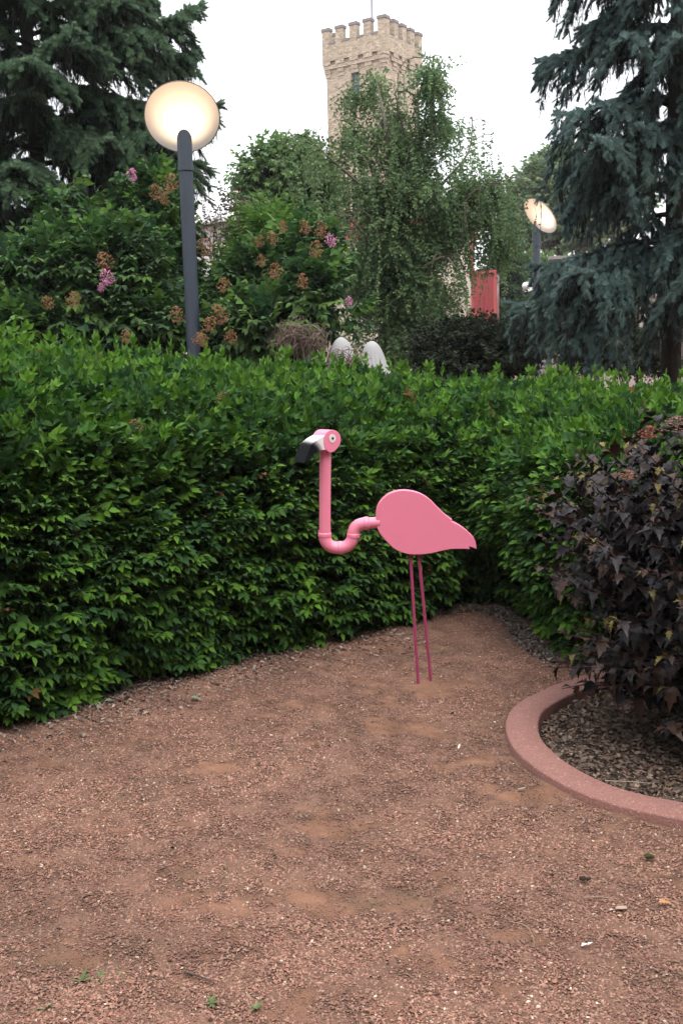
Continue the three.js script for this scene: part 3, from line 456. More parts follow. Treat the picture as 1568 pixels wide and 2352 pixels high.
// ---------------------------------------------------------------- white sculpture behind the hedge
{
  const z = -9.2, a = at(783, 774, z), b = at(853, 783, z), S = thing('white_sculpture', 'white fluted sculpture with two rounded peaks showing behind the hedge', 'sculpture', [(a.x + b.x) / 2, 0, z]);
  const m = std(0.36, 0.36, 0.385, 0.8, { map: rep(stained, 3) });
  const hump = (p, lean, ph) => {
    const pos = [], idx = [], n = 120, k = 30; const x0 = p.x - (a.x + b.x) / 2;
    for (let j = 0; j <= k; j++) { const t = j / k, y = p.y - t * t * p.y, dn = p.y - y, rad = 0.058 * Math.sqrt(1 - Math.pow(1 - clamp(dn / 0.08), 2)) + 0.27 * Math.min(dn, 0.5) + 0.03 * dn;
      for (let i = 0; i <= n; i++) { const q = (i / n) * 2 * Math.PI, f = 1 + 0.07 * smooth(0.02, 0.14, dn) * Math.pow(Math.abs(Math.cos(q * 9 + ph)), 0.6); pos.push(x0 + lean * dn + Math.cos(q) * rad * f, y, Math.sin(q) * rad * f * 0.9); } }
    for (let j = 0; j < k; j++) for (let i = 0; i < n; i++) { const c = j * (n + 1) + i, d = c + n + 1; idx.push(c, c + 1, d, c + 1, d + 1, d); }
    const g = new THREE.BufferGeometry(); g.setAttribute('position', new THREE.Float32BufferAttribute(pos, 3)); g.setIndex(idx); g.computeVertexNormals(); return g;
  };
  part(S, 'peak', hump(a, 0.02, 0), m); part(S, 'peak', hump(b, 0.06, 1), m);
  part(S, 'saddle', new THREE.SphereGeometry(1, 32, 20).scale(0.14, 0.5, 0.1).translate(-0.01, a.y - 0.76, 0), m);
}

// ---------------------------------------------------------------- the hedge
const hedgeTop = table([-4, -2, 0, 1, 2.5, 5], [1.92, 1.86, 1.63, 1.53, 1.45, 1.42]);
{
  const H = thing('clipped_hedge', 'thick rounded bright green hedge curving behind the flamingo', 'hedge');
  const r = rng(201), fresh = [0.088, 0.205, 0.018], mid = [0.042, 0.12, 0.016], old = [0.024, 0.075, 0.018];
  const SP = [1, 2, 3].map((s) => sprig({ shape: HEDGE, len: 0.085, n: 3, gap: 0.012, leaf: 0.062, angle: 52, fold: 0.3, droop: 0.2, seed: 300 + s, pitch: 6, grow: 0.75 }));
  const UP = [4, 5].map((s) => sprig({ shape: HEDGE, len: 0.1, n: 3, gap: 0.01, leaf: 0.056, angle: 44, fold: 0.35, droop: 0.15, seed: 300 + s, pitch: -8, decussate: 1, grow: 0.8 }));
  const single = [leafGeo(HEDGE, 0.075, 0.3, 0.3, 0.05), leafGeo(HEDGE, 0.065, 0.4, 0.2, 0.07), leafGeo(HEDGE, 0.07, 0.2, 0.4, 0.06)].map((g) => tint(g, 1, 1, 1));
  const side = SP.map(() => new Copies()), up = UP.map(() => new Copies()), up3 = V(0, 1, 0); const near = [];
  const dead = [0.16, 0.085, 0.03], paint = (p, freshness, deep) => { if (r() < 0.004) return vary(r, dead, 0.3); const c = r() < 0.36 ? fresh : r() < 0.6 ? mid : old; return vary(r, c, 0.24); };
  // the face
  const N = 29000; for (let i = 0; i < N; i++) {
    const k = Math.floor(r() * 221), p = hedgeLine[k], n = hedgeSide[k]; if (p.x < -3.6 || p.x > 3.6) continue;
    const top = hedgeTop(p.x) - 0.42, h = 0.02 + top * Math.pow(r(), 0.9), bay = smooth(0.5, 0.9, p.x) * (1 - smooth(1.15, 1.5, p.x));
    const lump = 0.11 * fbm(p.x * 2.2, h * 2.6, p.z * 2.2) + 0.07 * noise(p.x * 7, h * 7, p.z * 7), bulge = 0.14 * Math.sin(Math.PI * clamp(h / top * 0.9 + 0.12)) - 0.02;
    if (h < 0.4 && r() < bay * 0.6) continue; if (noise(p.x * 4.2 + 3, h * 5.5, p.z * 4.2) < -0.24 && r() < 0.8) continue;
    const layer = Math.pow(r(), 1.6) * 0.42, d = bulge + lump - layer - bay * 0.2 * (1 - smooth(0.2, 0.75, h));
    const q = V(p.x + n.x * d, h, p.z + n.z * d), dir = n.clone().multiplyScalar(1).add(V((r() - 0.5) * 1.1, -0.02 + (r() - 0.5) * 0.9 + 1.0 * Math.pow(h / top, 2.2), (r() - 0.5) * 1.1));
    const upv = V((r() - 0.5) * 0.5, 1, (r() - 0.5) * 0.5).addScaledVector(n, 0.35 + 0.5 * Math.pow(h / top, 3)), s = 0.85 + 0.4 * r();
    if (layer < 0.05 && near.length < 300 && p.x > -1.9 && p.x < 1.6 && r() < 0.16) { near.push([q, dir, upv, s, paint(q, 0.2)]); continue; }
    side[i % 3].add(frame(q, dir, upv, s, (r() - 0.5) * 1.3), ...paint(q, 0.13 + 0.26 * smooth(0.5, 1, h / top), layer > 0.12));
  }
  // the rounded top
  for (let i = 0; i < 44000; i++) {
    const x = -4.2 + 8.4 * r(), z = -10 + 7.2 * r(), [d, k] = hedgeAt(x, z); if (d < -0.05 || d > 2.1) continue;
    const rise = table([0, 0.1, 0.3, 0.7, 1.3, 1.8, 2.1], [-0.44, -0.3, -0.18, -0.08, 0, 0.0, -0.3])(d), y0 = hedgeTop(x) + rise + 0.07 * fbm(x * 2, z * 2, 3) + 0.03 * noise(x * 8, z * 8, 2);
    const layer = Math.pow(r(), 1.7) * 0.3, n = hedgeSide[k], q = V(x, y0 - layer - 0.06, z), slope = clamp(1.2 - d * 1.6, 0.05, 1);
    const dir = V((r() - 0.5) * 1.5, 0.75, (r() - 0.5) * 1.5).addScaledVector(n, slope), s = (0.8 + 0.45 * r());
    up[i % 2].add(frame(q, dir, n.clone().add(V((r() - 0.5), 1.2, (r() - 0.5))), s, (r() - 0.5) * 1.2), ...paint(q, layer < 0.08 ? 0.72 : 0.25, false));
  }
  // shoots that stick out above
  for (let i = 0; i < 420; i++) {
    const x = -3 + 6.4 * r(), z = -9.2 + 4.6 * r(), [d] = hedgeAt(x, z); if (d < 0.35 || d > 1.9) continue;
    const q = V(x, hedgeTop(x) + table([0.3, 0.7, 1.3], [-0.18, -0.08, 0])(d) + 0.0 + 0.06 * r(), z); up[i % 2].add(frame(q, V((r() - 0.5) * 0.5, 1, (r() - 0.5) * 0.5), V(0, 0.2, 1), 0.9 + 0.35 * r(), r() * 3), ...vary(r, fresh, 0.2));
  }
  // the dark twiggy inside
  const wood = [], inside = new Copies();
  for (let i = 0; i < 260; i++) { const k = 12 + Math.floor(r() * 200), p = hedgeLine[k], n = hedgeSide[k], d = -0.5 - 0.7 * r(), b = V(p.x + n.x * d, -0.05, p.z + n.z * d), t = V(b.x + (r() - 0.5) * 0.5, hedgeTop(b.x) - 0.4 - 0.3 * r(), b.z + (r() - 0.5) * 0.5); wood.push(tube(curve(b, b.clone().lerp(t, 0.4).add(V((r() - 0.5) * 0.2, 0.2, (r() - 0.5) * 0.2)), t, 5), [0.012 + 0.008 * r(), 0.004], 4)); }
  for (let i = 0; i < 9000; i++) { const k = Math.floor(r() * 221), p = hedgeLine[k], n = hedgeSide[k], d = -0.35 - 1.1 * r(), h = 0.12 + r() * (hedgeTop(p.x) - 0.5); inside.add(frame(V(p.x + n.x * d, h, p.z + n.z * d), dirRand(r).add(V(0, 0.4, 0)), up3, 1.1 + 0.5 * r()), ...paint()); }
  for (let i = 0; i < 5200; i++) { const x = 0.2 + 1.9 * r(), z = -8.6 + 2.4 * r(), [d] = hedgeAt(x, z); if (d < 0.3 || d > 1.8) continue; inside.add(frame(V(x, 0.03 + 0.9 * r(), z), dirRand(r).add(V(0, 0.3, 0)), up3, 1.1 + 0.5 * r()), ...paint()); }
  part(H, 'branches', merge(wood), M.bark);
  side.forEach((c, i) => c.build(H, 'foliage', SP[i], M.leaf)); up.forEach((c, i) => c.build(H, 'foliage', UP[i], M.leaf)); inside.build(H, 'foliage', SP[0], M.leaf);
  const pal = {}; near.forEach(([q, dir, upv, s, c], i) => { const key = i % 12; pal[key] ??= leafy({ color: new THREE.Color().setRGB(...c) }); const o = part(H, 'leaf', single[i % 3], pal[key]); o.applyMatrix4(frame(q, dir, upv, s * 1.1)); });
  for (const [u, v, z] of [[512, 918, -6.0], [465, 780, -6.9], [310, 982, -5.4]]) { const p = at(u, v, z); part(H, 'dry_flower', panicle(0.09, 77 + u), M.dry).position.copy(p); }
}
function panicle(size, seed) { // a cone of small crumpled florets
  const r = rng(seed), list = [tube([V(0, -size * 0.6, 0), V(0, size * 0.4, 0)], [0.002, 0.001], 3)];
  for (let i = 0; i < 110; i++) { const t = r(), a = 6.28 * r(), w = size * 0.52 * Math.pow(Math.sin(Math.PI * (0.12 + 0.86 * t)), 0.7) * Math.sqrt(r()), g = new THREE.TetrahedronGeometry(size * (0.035 + 0.04 * r())); g.rotateX(r() * 6).rotateY(r() * 6); list.push(g.translate(Math.cos(a) * w, size * (t - 0.5), Math.sin(a) * w)); }
  for (let i = 0; i < 14; i++) { const t = r() * 0.8, a = 6.28 * r(), w = size * 0.4 * (1 - t); list.push(tube([V(0, size * (t - 0.6), 0), V(Math.cos(a) * w, size * (t - 0.45), Math.sin(a) * w)], [0.0012, 0.0008], 3)); }
  return merge(list);
}
renderer.shadowMap.type = THREE.PCFSoftShadowMap;
// ---------------------------------------------------------------- foliage masses
const blob = (u, v, z, ru, rv, rz, w = 1) => { const p = at(u, v, z), k = -z / 2287; return { p, r: [ru * k, rv * k, (rz ?? ru) * k], w }; };
function leafMass(parent, { blobs, n, geos, tones, seed, size = 1, out = 0.7, up = 0.3, jitter = 0.8, deep = 0.5, ns = 2.2, gap = 0.35, lumps = 0.25, mat = M.airy, upBy = 0.3, name = 'foliage' }) {
  const r = rng(seed), sets = geos.map(() => new Copies()), area = blobs.map((b) => b.w * Math.pow(b.r[0] * b.r[1] * b.r[2], 0.6)), total = area.reduce((a, b) => a + b, 0);
  let made = 0, tries = 0;
  while (made < n && tries++ < n * 4) {
    let k = 0, pick = r() * total; while (k < blobs.length - 1 && (pick -= area[k]) > 0) k++;
    const b = blobs[k], d = dirRand(r), f = (1 - deep * Math.pow(r(), 1.4)) * (1 + lumps * fbm(d.x * 1.7 + k * 3.1, d.y * 1.7 + 0.37, d.z * 1.7 + 5.3)), q = V(b.p.x + d.x * b.r[0] * f, b.p.y + d.y * b.r[1] * f, b.p.z + d.z * b.r[2] * f);
    if (q.y < 0.05 || noise(q.x * ns + 11.3, q.y * ns + 0.7, q.z * ns + 3.9) < -gap) continue;
    const dir = d.clone().multiplyScalar(out).add(V((r() - 0.5) * jitter, up + (r() - 0.5) * jitter, (r() - 0.5) * jitter));
    const c = vary(r, tones[Math.floor(Math.pow(r(), 1.1) * tones.length)], 0.25), i = made++ % geos.length;
    sets[i].add(frame(q, dir, V((r() - 0.5) * upBy * 2, 1, (r() - 0.5) * upBy * 2), size * (0.75 + 0.5 * r()), (r() - 0.5) * 0.8), ...c);
  }
  sets.forEach((s, i) => s.build(parent, name, geos[i], mat));
}
function limbs(parent, name, base, blobs, mat, r0, seed, per = 2, sides = 6) { // wood from a base to the masses of a crown
  const r = rng(seed), list = [];
  for (const b of blobs) for (let i = 0; i < per; i++) {
    const d = dirRand(r), t = V(b.p.x + d.x * b.r[0] * 0.7, b.p.y + d.y * b.r[1] * 0.7, b.p.z + d.z * b.r[2] * 0.7), s = base.clone().add(V((r() - 0.5) * 0.3 * r0 * 10, 0, (r() - 0.5) * 0.3 * r0 * 10));
    const m = s.clone().lerp(t, 0.45).add(V((r() - 0.5) * 0.3, 0.25 * (t.y - s.y) * r(), (r() - 0.5) * 0.3)); list.push(tube(curve(s, m, t, 8), [r0 * (0.5 + 0.5 * r()), r0 * 0.12], sides));
    for (let k = 0; k < 3; k++) { const a = s.clone().lerp(m, 0.5).lerp(t, 0.3 + 0.5 * r()), e = a.clone().add(dirRand(r).multiplyScalar(b.r[0] * 0.6)); list.push(tube([a, a.clone().lerp(e, 0.5).add(V(0, 0.05, 0)), e], [r0 * 0.25, r0 * 0.06], 4)); }
  }
  part(parent, name, merge(list), mat);
}

// ---------------------------------------------------------------- spruces
function shootGeo(len, needle, n, seed, width = 0.0036) {
  const r = rng(seed), pos = [], col = [];
  for (let i = 0; i < n; i++) {
    const t = (i + r()) / n, a = i * 2.399 + r() * 0.4, z = t * len, L = needle * (0.8 + 0.4 * r()) * (1 - 0.35 * t * t), fw = 0.55 + 0.25 * t;
    const c = Math.cos(a), s = Math.sin(a), ex = c * L, ey = s * L * 0.85 + 0.15 * L, ez = z + L * fw, w = width;
    pos.push(-s * w, c * w, z, s * w, -c * w, z, ex, ey, ez); const k = 0.72 + 0.28 * r(); for (const q of [0.75 * k, 0.75 * k, 1.1 * k]) col.push(q, q, q);
  }
  pos.push(-0.002, 0, 0, 0.002, 0, 0, 0, 0, len * 1.1); for (let k = 0; k < 3; k++) col.push(0.5, 0.35, 0.25);
  const g = new THREE.BufferGeometry(); g.setAttribute('position', new THREE.Float32BufferAttribute(pos, 3)); g.setAttribute('color', new THREE.Float32BufferAttribute(col, 3)); g.computeVertexNormals(); return g;
}
const SHOOT = [shootGeo(0.065, 0.026, 48, 1, 0.004), shootGeo(0.08, 0.024, 54, 2, 0.004), shootGeo(0.055, 0.027, 46, 3, 0.004)], LONG = shootGeo(0.12, 0.016, 40, 4, 0.003);
const needleMat = phys(1, 1, 1, 0.95, { vertexColors: true, transmission: 0.35, thickness: 0, specularIntensity: 0.3 });
function spruce(name, label, base, { height, reach, seed, tips, inner, under, boughs, extra = [], droop = 0.5, size = 1, hang = 0.3, rise = 0.25, fallen = 0.4, low = 0.75 }) {
  const T = thing(name, label, 'tree', [base.x, 0, base.z]), r = rng(seed), wood = [], sets = SHOOT.map(() => new Copies()), hung = new Copies(), up3 = V(0, 1, 0);
  part(T, 'trunk', tube([V(0, -0.1, 0), V(0.02, height * 0.3, 0), V(-0.02, height * 0.6, 0.02), V(0, height, 0)], [0.12, 0.1, 0.07, 0.02], 10), std(0.05, 0.036, 0.03, 0.95, { map: rep(speckle, 3), bumpMap: rep(grain, 6), bumpScale: 0.02 }));
  const place = (p, dir, tone, s) => { const i = Math.floor(r() * 3); sets[i].add(frame(p, dir, up3, s * size, r() * 6.28), ...vary(r, tone, 0.22)); };
  function bough(h, az, L, dr, thick = 1) {
    const o = V(Math.cos(az), 0, Math.sin(az)), side = V(-o.z, 0, o.x), pts = [], n = 14;
    for (let i = 0; i <= n; i++) { const t = i / n; pts.push(V(0, h + L * (rise * t * (1 - 0.3 * t) - dr * t * t + 0.2 * Math.pow(t, 5)), 0).addScaledVector(o, L * t).addScaledVector(side, 0.08 * L * Math.sin(t * 3 + az * 5))); }
    wood.push(tube(pts, [0.032 * (0.6 + L * 0.3), 0.006], 5));
    const P = (t) => { const k = Math.min(n - 1e-4, t * n), i = Math.floor(k); return pts[i].clone().lerp(pts[i + 1], k - i); };
    const steps = Math.round(L / 0.085);
    for (let j = 0; j < steps; j++) {
      const t = 0.14 + 0.86 * (j + r()) / steps, p = P(t), f = P(Math.min(1, t + 0.05)).sub(P(t - 0.05)).normalize();
      for (const e of [-1, 1]) {
        if (r() < 0.1) continue;
        const l = (0.4 * L * Math.sin(Math.PI * Math.min(1, 0.1 + 0.88 * t) ** 1.2) + 0.07) * (0.6 + 0.55 * r()) * thick, d0 = side.clone().multiplyScalar(e * (0.7 + 0.4 * r())).addScaledVector(f, 0.8).normalize(), m = Math.max(2, Math.round(l / 0.05)), fall = fallen * (0.6 + 0.8 * r());
        const q = (w) => p.clone().addScaledVector(d0, l * w).add(V(0, 0.12 * l * w - fall * l * w * w, 0));
        wood.push(tube([q(0), q(0.5), q(1)], [0.006, 0.002], 3));
        for (let k = 0; k < m; k++) {
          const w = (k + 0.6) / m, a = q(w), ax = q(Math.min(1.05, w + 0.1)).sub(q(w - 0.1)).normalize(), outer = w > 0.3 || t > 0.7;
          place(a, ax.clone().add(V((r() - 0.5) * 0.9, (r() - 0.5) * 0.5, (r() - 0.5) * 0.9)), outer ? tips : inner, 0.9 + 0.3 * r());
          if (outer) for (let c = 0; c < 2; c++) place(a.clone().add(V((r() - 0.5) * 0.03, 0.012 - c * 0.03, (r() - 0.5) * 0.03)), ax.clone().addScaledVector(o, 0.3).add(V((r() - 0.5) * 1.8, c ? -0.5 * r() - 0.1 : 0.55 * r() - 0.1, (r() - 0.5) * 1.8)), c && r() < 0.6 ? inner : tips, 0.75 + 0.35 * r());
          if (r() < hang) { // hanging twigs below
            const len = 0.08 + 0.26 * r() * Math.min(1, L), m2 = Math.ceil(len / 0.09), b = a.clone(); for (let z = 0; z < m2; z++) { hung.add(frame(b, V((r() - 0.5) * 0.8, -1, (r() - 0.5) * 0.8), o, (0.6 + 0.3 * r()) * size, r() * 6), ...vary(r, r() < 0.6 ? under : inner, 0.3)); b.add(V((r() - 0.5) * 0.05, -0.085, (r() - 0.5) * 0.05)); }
          }
        }
      }
      place(p, f.clone().add(V(0, 0.35, 0)), tips, 1);
    }
    for (let c = 0; c < 4; c++) place(pts[n], P(1).sub(P(0.9)).normalize().add(V((r() - 0.5), (r() - 0.3) * 0.7, (r() - 0.5))), tips, 1.1);
  }
  for (let i = 0; i < boughs; i++) { const h = low + (height - low - 0.15) * Math.pow((i + 0.7 * r()) / boughs, 0.92), az = i * 2.399 + (r() - 0.5) * 0.8; bough(h, az, reach(h) * (0.68 + 0.46 * r()), droop * (0.75 + 0.5 * r())); }
  for (const [h, az, L, dr, th] of extra) bough(h, az, L, dr, th);
  part(T, 'branches', merge(wood), std(0.035, 0.026, 0.022, 0.95));
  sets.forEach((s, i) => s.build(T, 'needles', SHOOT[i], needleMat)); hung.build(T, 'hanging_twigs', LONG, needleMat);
  return T;
}
{
  const b = at(1540, 700, -10.6);
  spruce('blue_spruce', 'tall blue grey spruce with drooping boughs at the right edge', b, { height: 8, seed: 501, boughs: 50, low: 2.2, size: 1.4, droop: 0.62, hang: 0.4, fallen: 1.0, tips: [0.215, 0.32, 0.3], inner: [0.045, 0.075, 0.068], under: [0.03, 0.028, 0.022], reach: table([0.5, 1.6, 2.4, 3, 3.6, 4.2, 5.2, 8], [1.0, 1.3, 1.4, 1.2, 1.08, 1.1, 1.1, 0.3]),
    extra: [[5.5, Math.PI - 0.1, 1.38, 0.35, 1], [4.95, Math.PI + 0.2, 1.32, 0.5, 1], [4.25, Math.PI - 0.2, 1.28, 0.5, 1.1], [3.9, Math.PI - 0.7, 1.2, 0.5, 1], [3.9, Math.PI + 0.1, 1.12, 0.6, 1.1], [2.84, Math.PI - 0.05, 1.42, 0.5, 1], [2.4, Math.PI - 0.1, 1.72, 0.45, 0.75], [2.6, Math.PI - 0.6, 1.5, 0.4, 1], [4.7, 1.9, 1.1, 0.5, 1], [2.9, 1.7, 1.1, 0.5, 1], [2.5, 1.8, 1.1, 0.45, 0.8], [2.1, 1.95, 0.8, 0.3, 0.8], [2.35, 1.2, 1.0, 0.35, 0.8]] });
  const l = at(95, 500, -12);
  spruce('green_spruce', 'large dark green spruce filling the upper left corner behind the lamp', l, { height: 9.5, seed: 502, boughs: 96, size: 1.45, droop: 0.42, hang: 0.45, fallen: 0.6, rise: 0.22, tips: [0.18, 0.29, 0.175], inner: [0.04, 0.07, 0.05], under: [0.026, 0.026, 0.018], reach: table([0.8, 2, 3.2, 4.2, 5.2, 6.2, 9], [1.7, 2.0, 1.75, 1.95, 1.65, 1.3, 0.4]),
    extra: [[5.25, 0.08, 1.95, 0.12, 0.9], [4.5, 0.05, 2.1, 0.28, 0.7], [4.35, 0.5, 1.7, 0.4, 0.9], [6.1, 0.1, 1.4, 0.15, 1], [5.7, 0.6, 1.5, 0.4, 1], [3.6, 0.6, 1.9, 0.4, 1], [5, 1.3, 1.6, 0.5, 1], [4, 1.5, 1.5, 0.5, 1], [3.2, 1.2, 1.5, 0.4, 1], [6.3, 1.4, 1.4, 0.5, 1]] });
}

// ---------------------------------------------------------------- birch
{
  const z = -13.2, b = at(918, 800, z), B = thing('weeping_birch', 'tall weeping birch with hanging leafy strands in front of the tower', 'tree', [0, 0, 0]), bark = std(0.33, 0.3, 0.26, 0.9, { map: rep(stained, 1.5) }), r = rng(601), fine = [], G = (u, v, dz = 0) => at(u, v, z + dz);
  const S = (list, r0, r1, n = 14) => tube(new THREE.CatmullRomCurve3(list).getPoints(n), [r0, r1], 8);
  part(B, 'trunk', S([V(b.x, -0.1, z), G(918, 800), G(913, 600), G(908, 430), G(884, 280, 0.2), G(862, 175, 0.3)], 0.085, 0.005, 24), bark);
  const L = [[[913, 640], [950, 430], [978, 250], [988, 120]], [[912, 560], [840, 440], [765, 370], [700, 310]], [[911, 600], [1010, 430], [1075, 350], [1085, 260]], [[914, 640], [1040, 500], [1100, 430], [1135, 425]], [[914, 670], [1060, 560], [1115, 500], [1148, 508]], [[911, 520], [850, 380], [815, 300], [790, 250]], [[909, 480], [940, 360], [920, 280], [905, 200]], [[913, 690], [850, 560], [800, 500], [770, 480]], [[915, 700], [970, 620], [1020, 590], [1050, 620]], [[915, 720], [860, 660], [820, 620], [800, 610]]];
  const dz = [0.4, 0.5, -0.5, 0.6, -0.2, -0.4, 0.6, 0.7, 0.9, -0.5], lim = L.map((l, i) => new THREE.CatmullRomCurve3(l.map(([u, v], k) => G(u, v, dz[i] * k / 3))));
  part(B, 'limbs', merge(lim.map((c) => tube(c.getPoints(12), [0.03, 0.004], 6))), std(0.14, 0.11, 0.09, 0.9));
  const ends = [];
  lim.forEach((c, li) => { for (let j = 0; j < [16, 14, 12, 9, 7, 12, 14, 14, 10, 14][li]; j++) { const q = c.getPoint(0.25 + 0.75 * r()), e = q.clone().add(V((r() - 0.5) * 0.9, 0.25 * r() - 0.1, (r() - 0.5) * 0.9)), h = e.clone().add(V((r() - 0.5) * 0.2, -0.25 - 0.3 * r(), 0)); fine.push(tube(curve(q, e.clone().add(V(0, 0.1, 0)), h, 5), [0.007, 0.002], 3)); ends.push(e.lerp(q, 0.4), e.clone().lerp(h, 0.6), h); } for (let j = 0; j < [14, 12, 9, 7, 5, 10, 12, 12, 8, 12][li]; j++) ends.push(c.getPoint(0.35 + 0.65 * r()).add(V((r() - 0.5) * 0.25, 0, (r() - 0.5) * 0.25))); });
  const geos = [1, 2, 3, 4].map((s) => sprig({ shape: BIRCH, len: 0.2 + 0.05 * s, n: 5 + (s >> 1), gap: 0.03, leaf: 0.045, angle: 50, fold: 0.15, droop: 0.1, seed: 610 + s, pitch: 5, decussate: 1, grow: 0.8, stem: 0.0018 }));
  const K = (u, v, ru, rv, w = 1, dz = 0) => ({ ...blob(u, v, z + dz, ru, rv, Math.max(ru, 45)), w });
  leafMass(B, { blobs: [K(986, 178, 13, 56, 1.3, 0.4), K(1000, 255, 30, 48, 0.6, 0.3), K(866, 185, 28, 34, 0.3), K(825, 218, 45, 28, 0.6), K(900, 255, 42, 50, 0.22), K(835, 300, 52, 38, 0.25), K(795, 330, 30, 42, 0.12), K(708, 335, 26, 34, 0.6), K(755, 375, 20, 40, 0.12), K(930, 335, 70, 60, 0.4), K(1030, 310, 48, 52, 0.5), K(1076, 285, 14, 42, 0.9), K(1072, 380, 48, 50, 0.8), K(1122, 430, 40, 42, 0.7), K(880, 435, 66, 60, 0.6), K(960, 430, 100, 75), K(1055, 460, 62, 50, 0.75), K(880, 550, 108, 80), K(975, 550, 80, 75), K(1085, 505, 40, 32, 0.3), K(1135, 520, 30, 48, 0.4), K(1160, 545, 20, 40, 0.3), K(850, 660, 58, 80), K(930, 680, 95, 90), K(970, 650, 50, 60, 0.8), K(900, 770, 88, 50), K(965, 755, 42, 48, 0.8), K(1140, 560, 18, 30, 0.2)],
    n: 6400, geos, tones: [[0.15, 0.245, 0.1], [0.115, 0.205, 0.085], [0.19, 0.29, 0.13], [0.09, 0.165, 0.07]], seed: 640, out: 0.55, up: -0.75, jitter: 0.9, deep: 0.9, ns: 2.3, gap: 0.06, lumps: 0.6, upBy: 0.9 });
  { const hang = [1, 2].map((k) => sprig({ shape: BIRCH, len: 0.38, n: 8, gap: 0.03, leaf: 0.045, angle: 48, fold: 0.15, droop: 0.1, seed: 650 + k, pitch: 5, decussate: 1, grow: 0.85, stem: 0.0018 })), sets = hang.map(() => new Copies()), tones = [[0.13, 0.22, 0.09], [0.1, 0.18, 0.075], [0.17, 0.265, 0.12]];
    ends.forEach((e, i) => { for (let j = 0, q = e.clone(), n = 1 + Math.floor(1.7 * r()); j < n; j++) { const d = V((r() - 0.5) * 0.5, -1, (r() - 0.5) * 0.5); sets[i % 2].add(frame(q, d, V(r() - 0.5, 0.1, r() - 0.5), 0.8 + 0.4 * r(), r() * 6.28), ...vary(r, tones[Math.floor(r() * 3)], 0.28)); q.addScaledVector(d, 0.33); } });
    sets.forEach((q, i) => q.build(B, 'hanging_strands', hang[i], M.airy)); }
  part(B, 'twigs', merge(fine), std(0.1, 0.075, 0.06, 0.9));
}

// ---------------------------------------------------------------- lilacs and the other shrubs and trees behind the hedge
const LILAC = [1, 2, 3].map((s) => sprig({ shape: OVATE, len: 0.22, n: 4, gap: 0.02, leaf: 0.105, angle: 62, fold: 0.22, droop: 0.35, seed: 700 + s, pitch: 16, grow: 0.6, stem: 0.003 }));
const ASH = [1, 2].map((s) => sprig({ shape: LANCE, len: 0.3, n: 5, gap: 0.02, leaf: 0.11, angle: 58, fold: 0.15, droop: 0.35, seed: 720 + s, pitch: 14, grow: 0.7, stem: 0.003 }));
const SMALL = [1, 2].map((s) => sprig({ shape: OVATE, len: 0.2, n: 5, gap: 0.02, leaf: 0.055, angle: 55, fold: 0.2, droop: 0.25, seed: 730 + s, pitch: 8, decussate: 1, grow: 0.8, stem: 0.0025 }));
const BIG = [1, 2].map((s) => sprig({ shape: OVATE, len: 0.5, n: 5, gap: 0.05, leaf: 0.16, angle: 55, fold: 0.2, droop: 0.3, seed: 740 + s, pitch: 12, decussate: 1, grow: 0.8, stem: 0.006 }));
const lilacTones = [[0.05, 0.12, 0.034], [0.072, 0.165, 0.043], [0.036, 0.09, 0.036], [0.11, 0.225, 0.042]];
const shrub = (name, label, cat, base, o, r0 = 0.03) => { const T = thing(name, label, cat); leafMass(T, o); limbs(T, 'stems', V(base.x, 0, base.z), o.blobs, o.wood ?? M.bark, r0, o.seed + 5, o.per ?? 3); return T; };
const flowers = (T, list, mat, name, label) => list.forEach(([u, v, z, s], i) => { const o = part(T, name, panicle((s ?? 0.15) * 0.86, 800 + i * 7 + u), mat, label); o.position.copy(at(u, v, z)); o.rotation.set(0.3 * Math.sin(i * 3.3), i, 0.35 * Math.cos(i * 2.1)); });
const L1 = shrub('lilac_shrub', 'dark green lilac in front of the left spruce at the left edge', 'shrub', at(70, 700, -10), { blobs: [blob(40, 690, -10, 110, 110), blob(150, 650, -10, 90, 110), blob(150, 500, -10.4, 60, 60, 60, 0.3), blob(60, 770, -9.6, 120, 70)], n: 1900, geos: LILAC, tones: lilacTones, seed: 751, gap: 0.25, up: 0.15 });
flowers(L1, [[110, 695, -9.1, 0.14], [168, 688, -9.1, 0.17]], M.dry, 'dry_flower');
const L2 = shrub('lilac_shrub', 'lilac with pink and dried brown blossoms just left of the lamp post', 'shrub', at(300, 700, -9.9), { blobs: [blob(260, 640, -9.9, 90, 130), blob(350, 600, -10.8, 80, 150), blob(345, 465, -10.8, 55, 60, 60, 0.5), blob(310, 740, -9.9, 90, 80), blob(185, 420, -10.3, 22, 50, 20, 0.2)], n: 2600, geos: LILAC, tones: lilacTones, seed: 752, gap: 0.22, up: 0.15 });
flowers(L2, [[240, 600, -8.9, 0.19], [290, 772, -8.7, 0.14], [405, 722, -8.8, 0.16], [390, 420, -9.2, 0.19], [358, 440, -9.2, 0.16], [378, 455, -9.1, 0.12]], M.dry, 'dry_flower');
flowers(L2, [[246, 636, -8.85, 0.16], [233, 660, -8.85, 0.09], [304, 400, -9.3, 0.13]], M.pink, 'pink_flower', 'fresh pink blossom');
const L3 = shrub('lilac_shrub', 'wide lilac with many brown flower heads between lamp post and birch', 'shrub', at(640, 700, -10), { blobs: [blob(535, 710, -10.6, 70, 75), blob(610, 665, -10.2, 70, 75), blob(690, 610, -10.2, 66, 66), blob(640, 630, -10.3, 50, 50), blob(742, 600, -10.2, 30, 52), blob(725, 690, -9.8, 60, 65), blob(770, 705, -9.7, 36, 40), blob(510, 785, -10.1, 45, 40), blob(620, 745, -9.5, 80, 50)], n: 3000, geos: LILAC, tones: [...lilacTones, [0.07, 0.14, 0.03]], seed: 753, gap: 0.24, up: 0.2 });
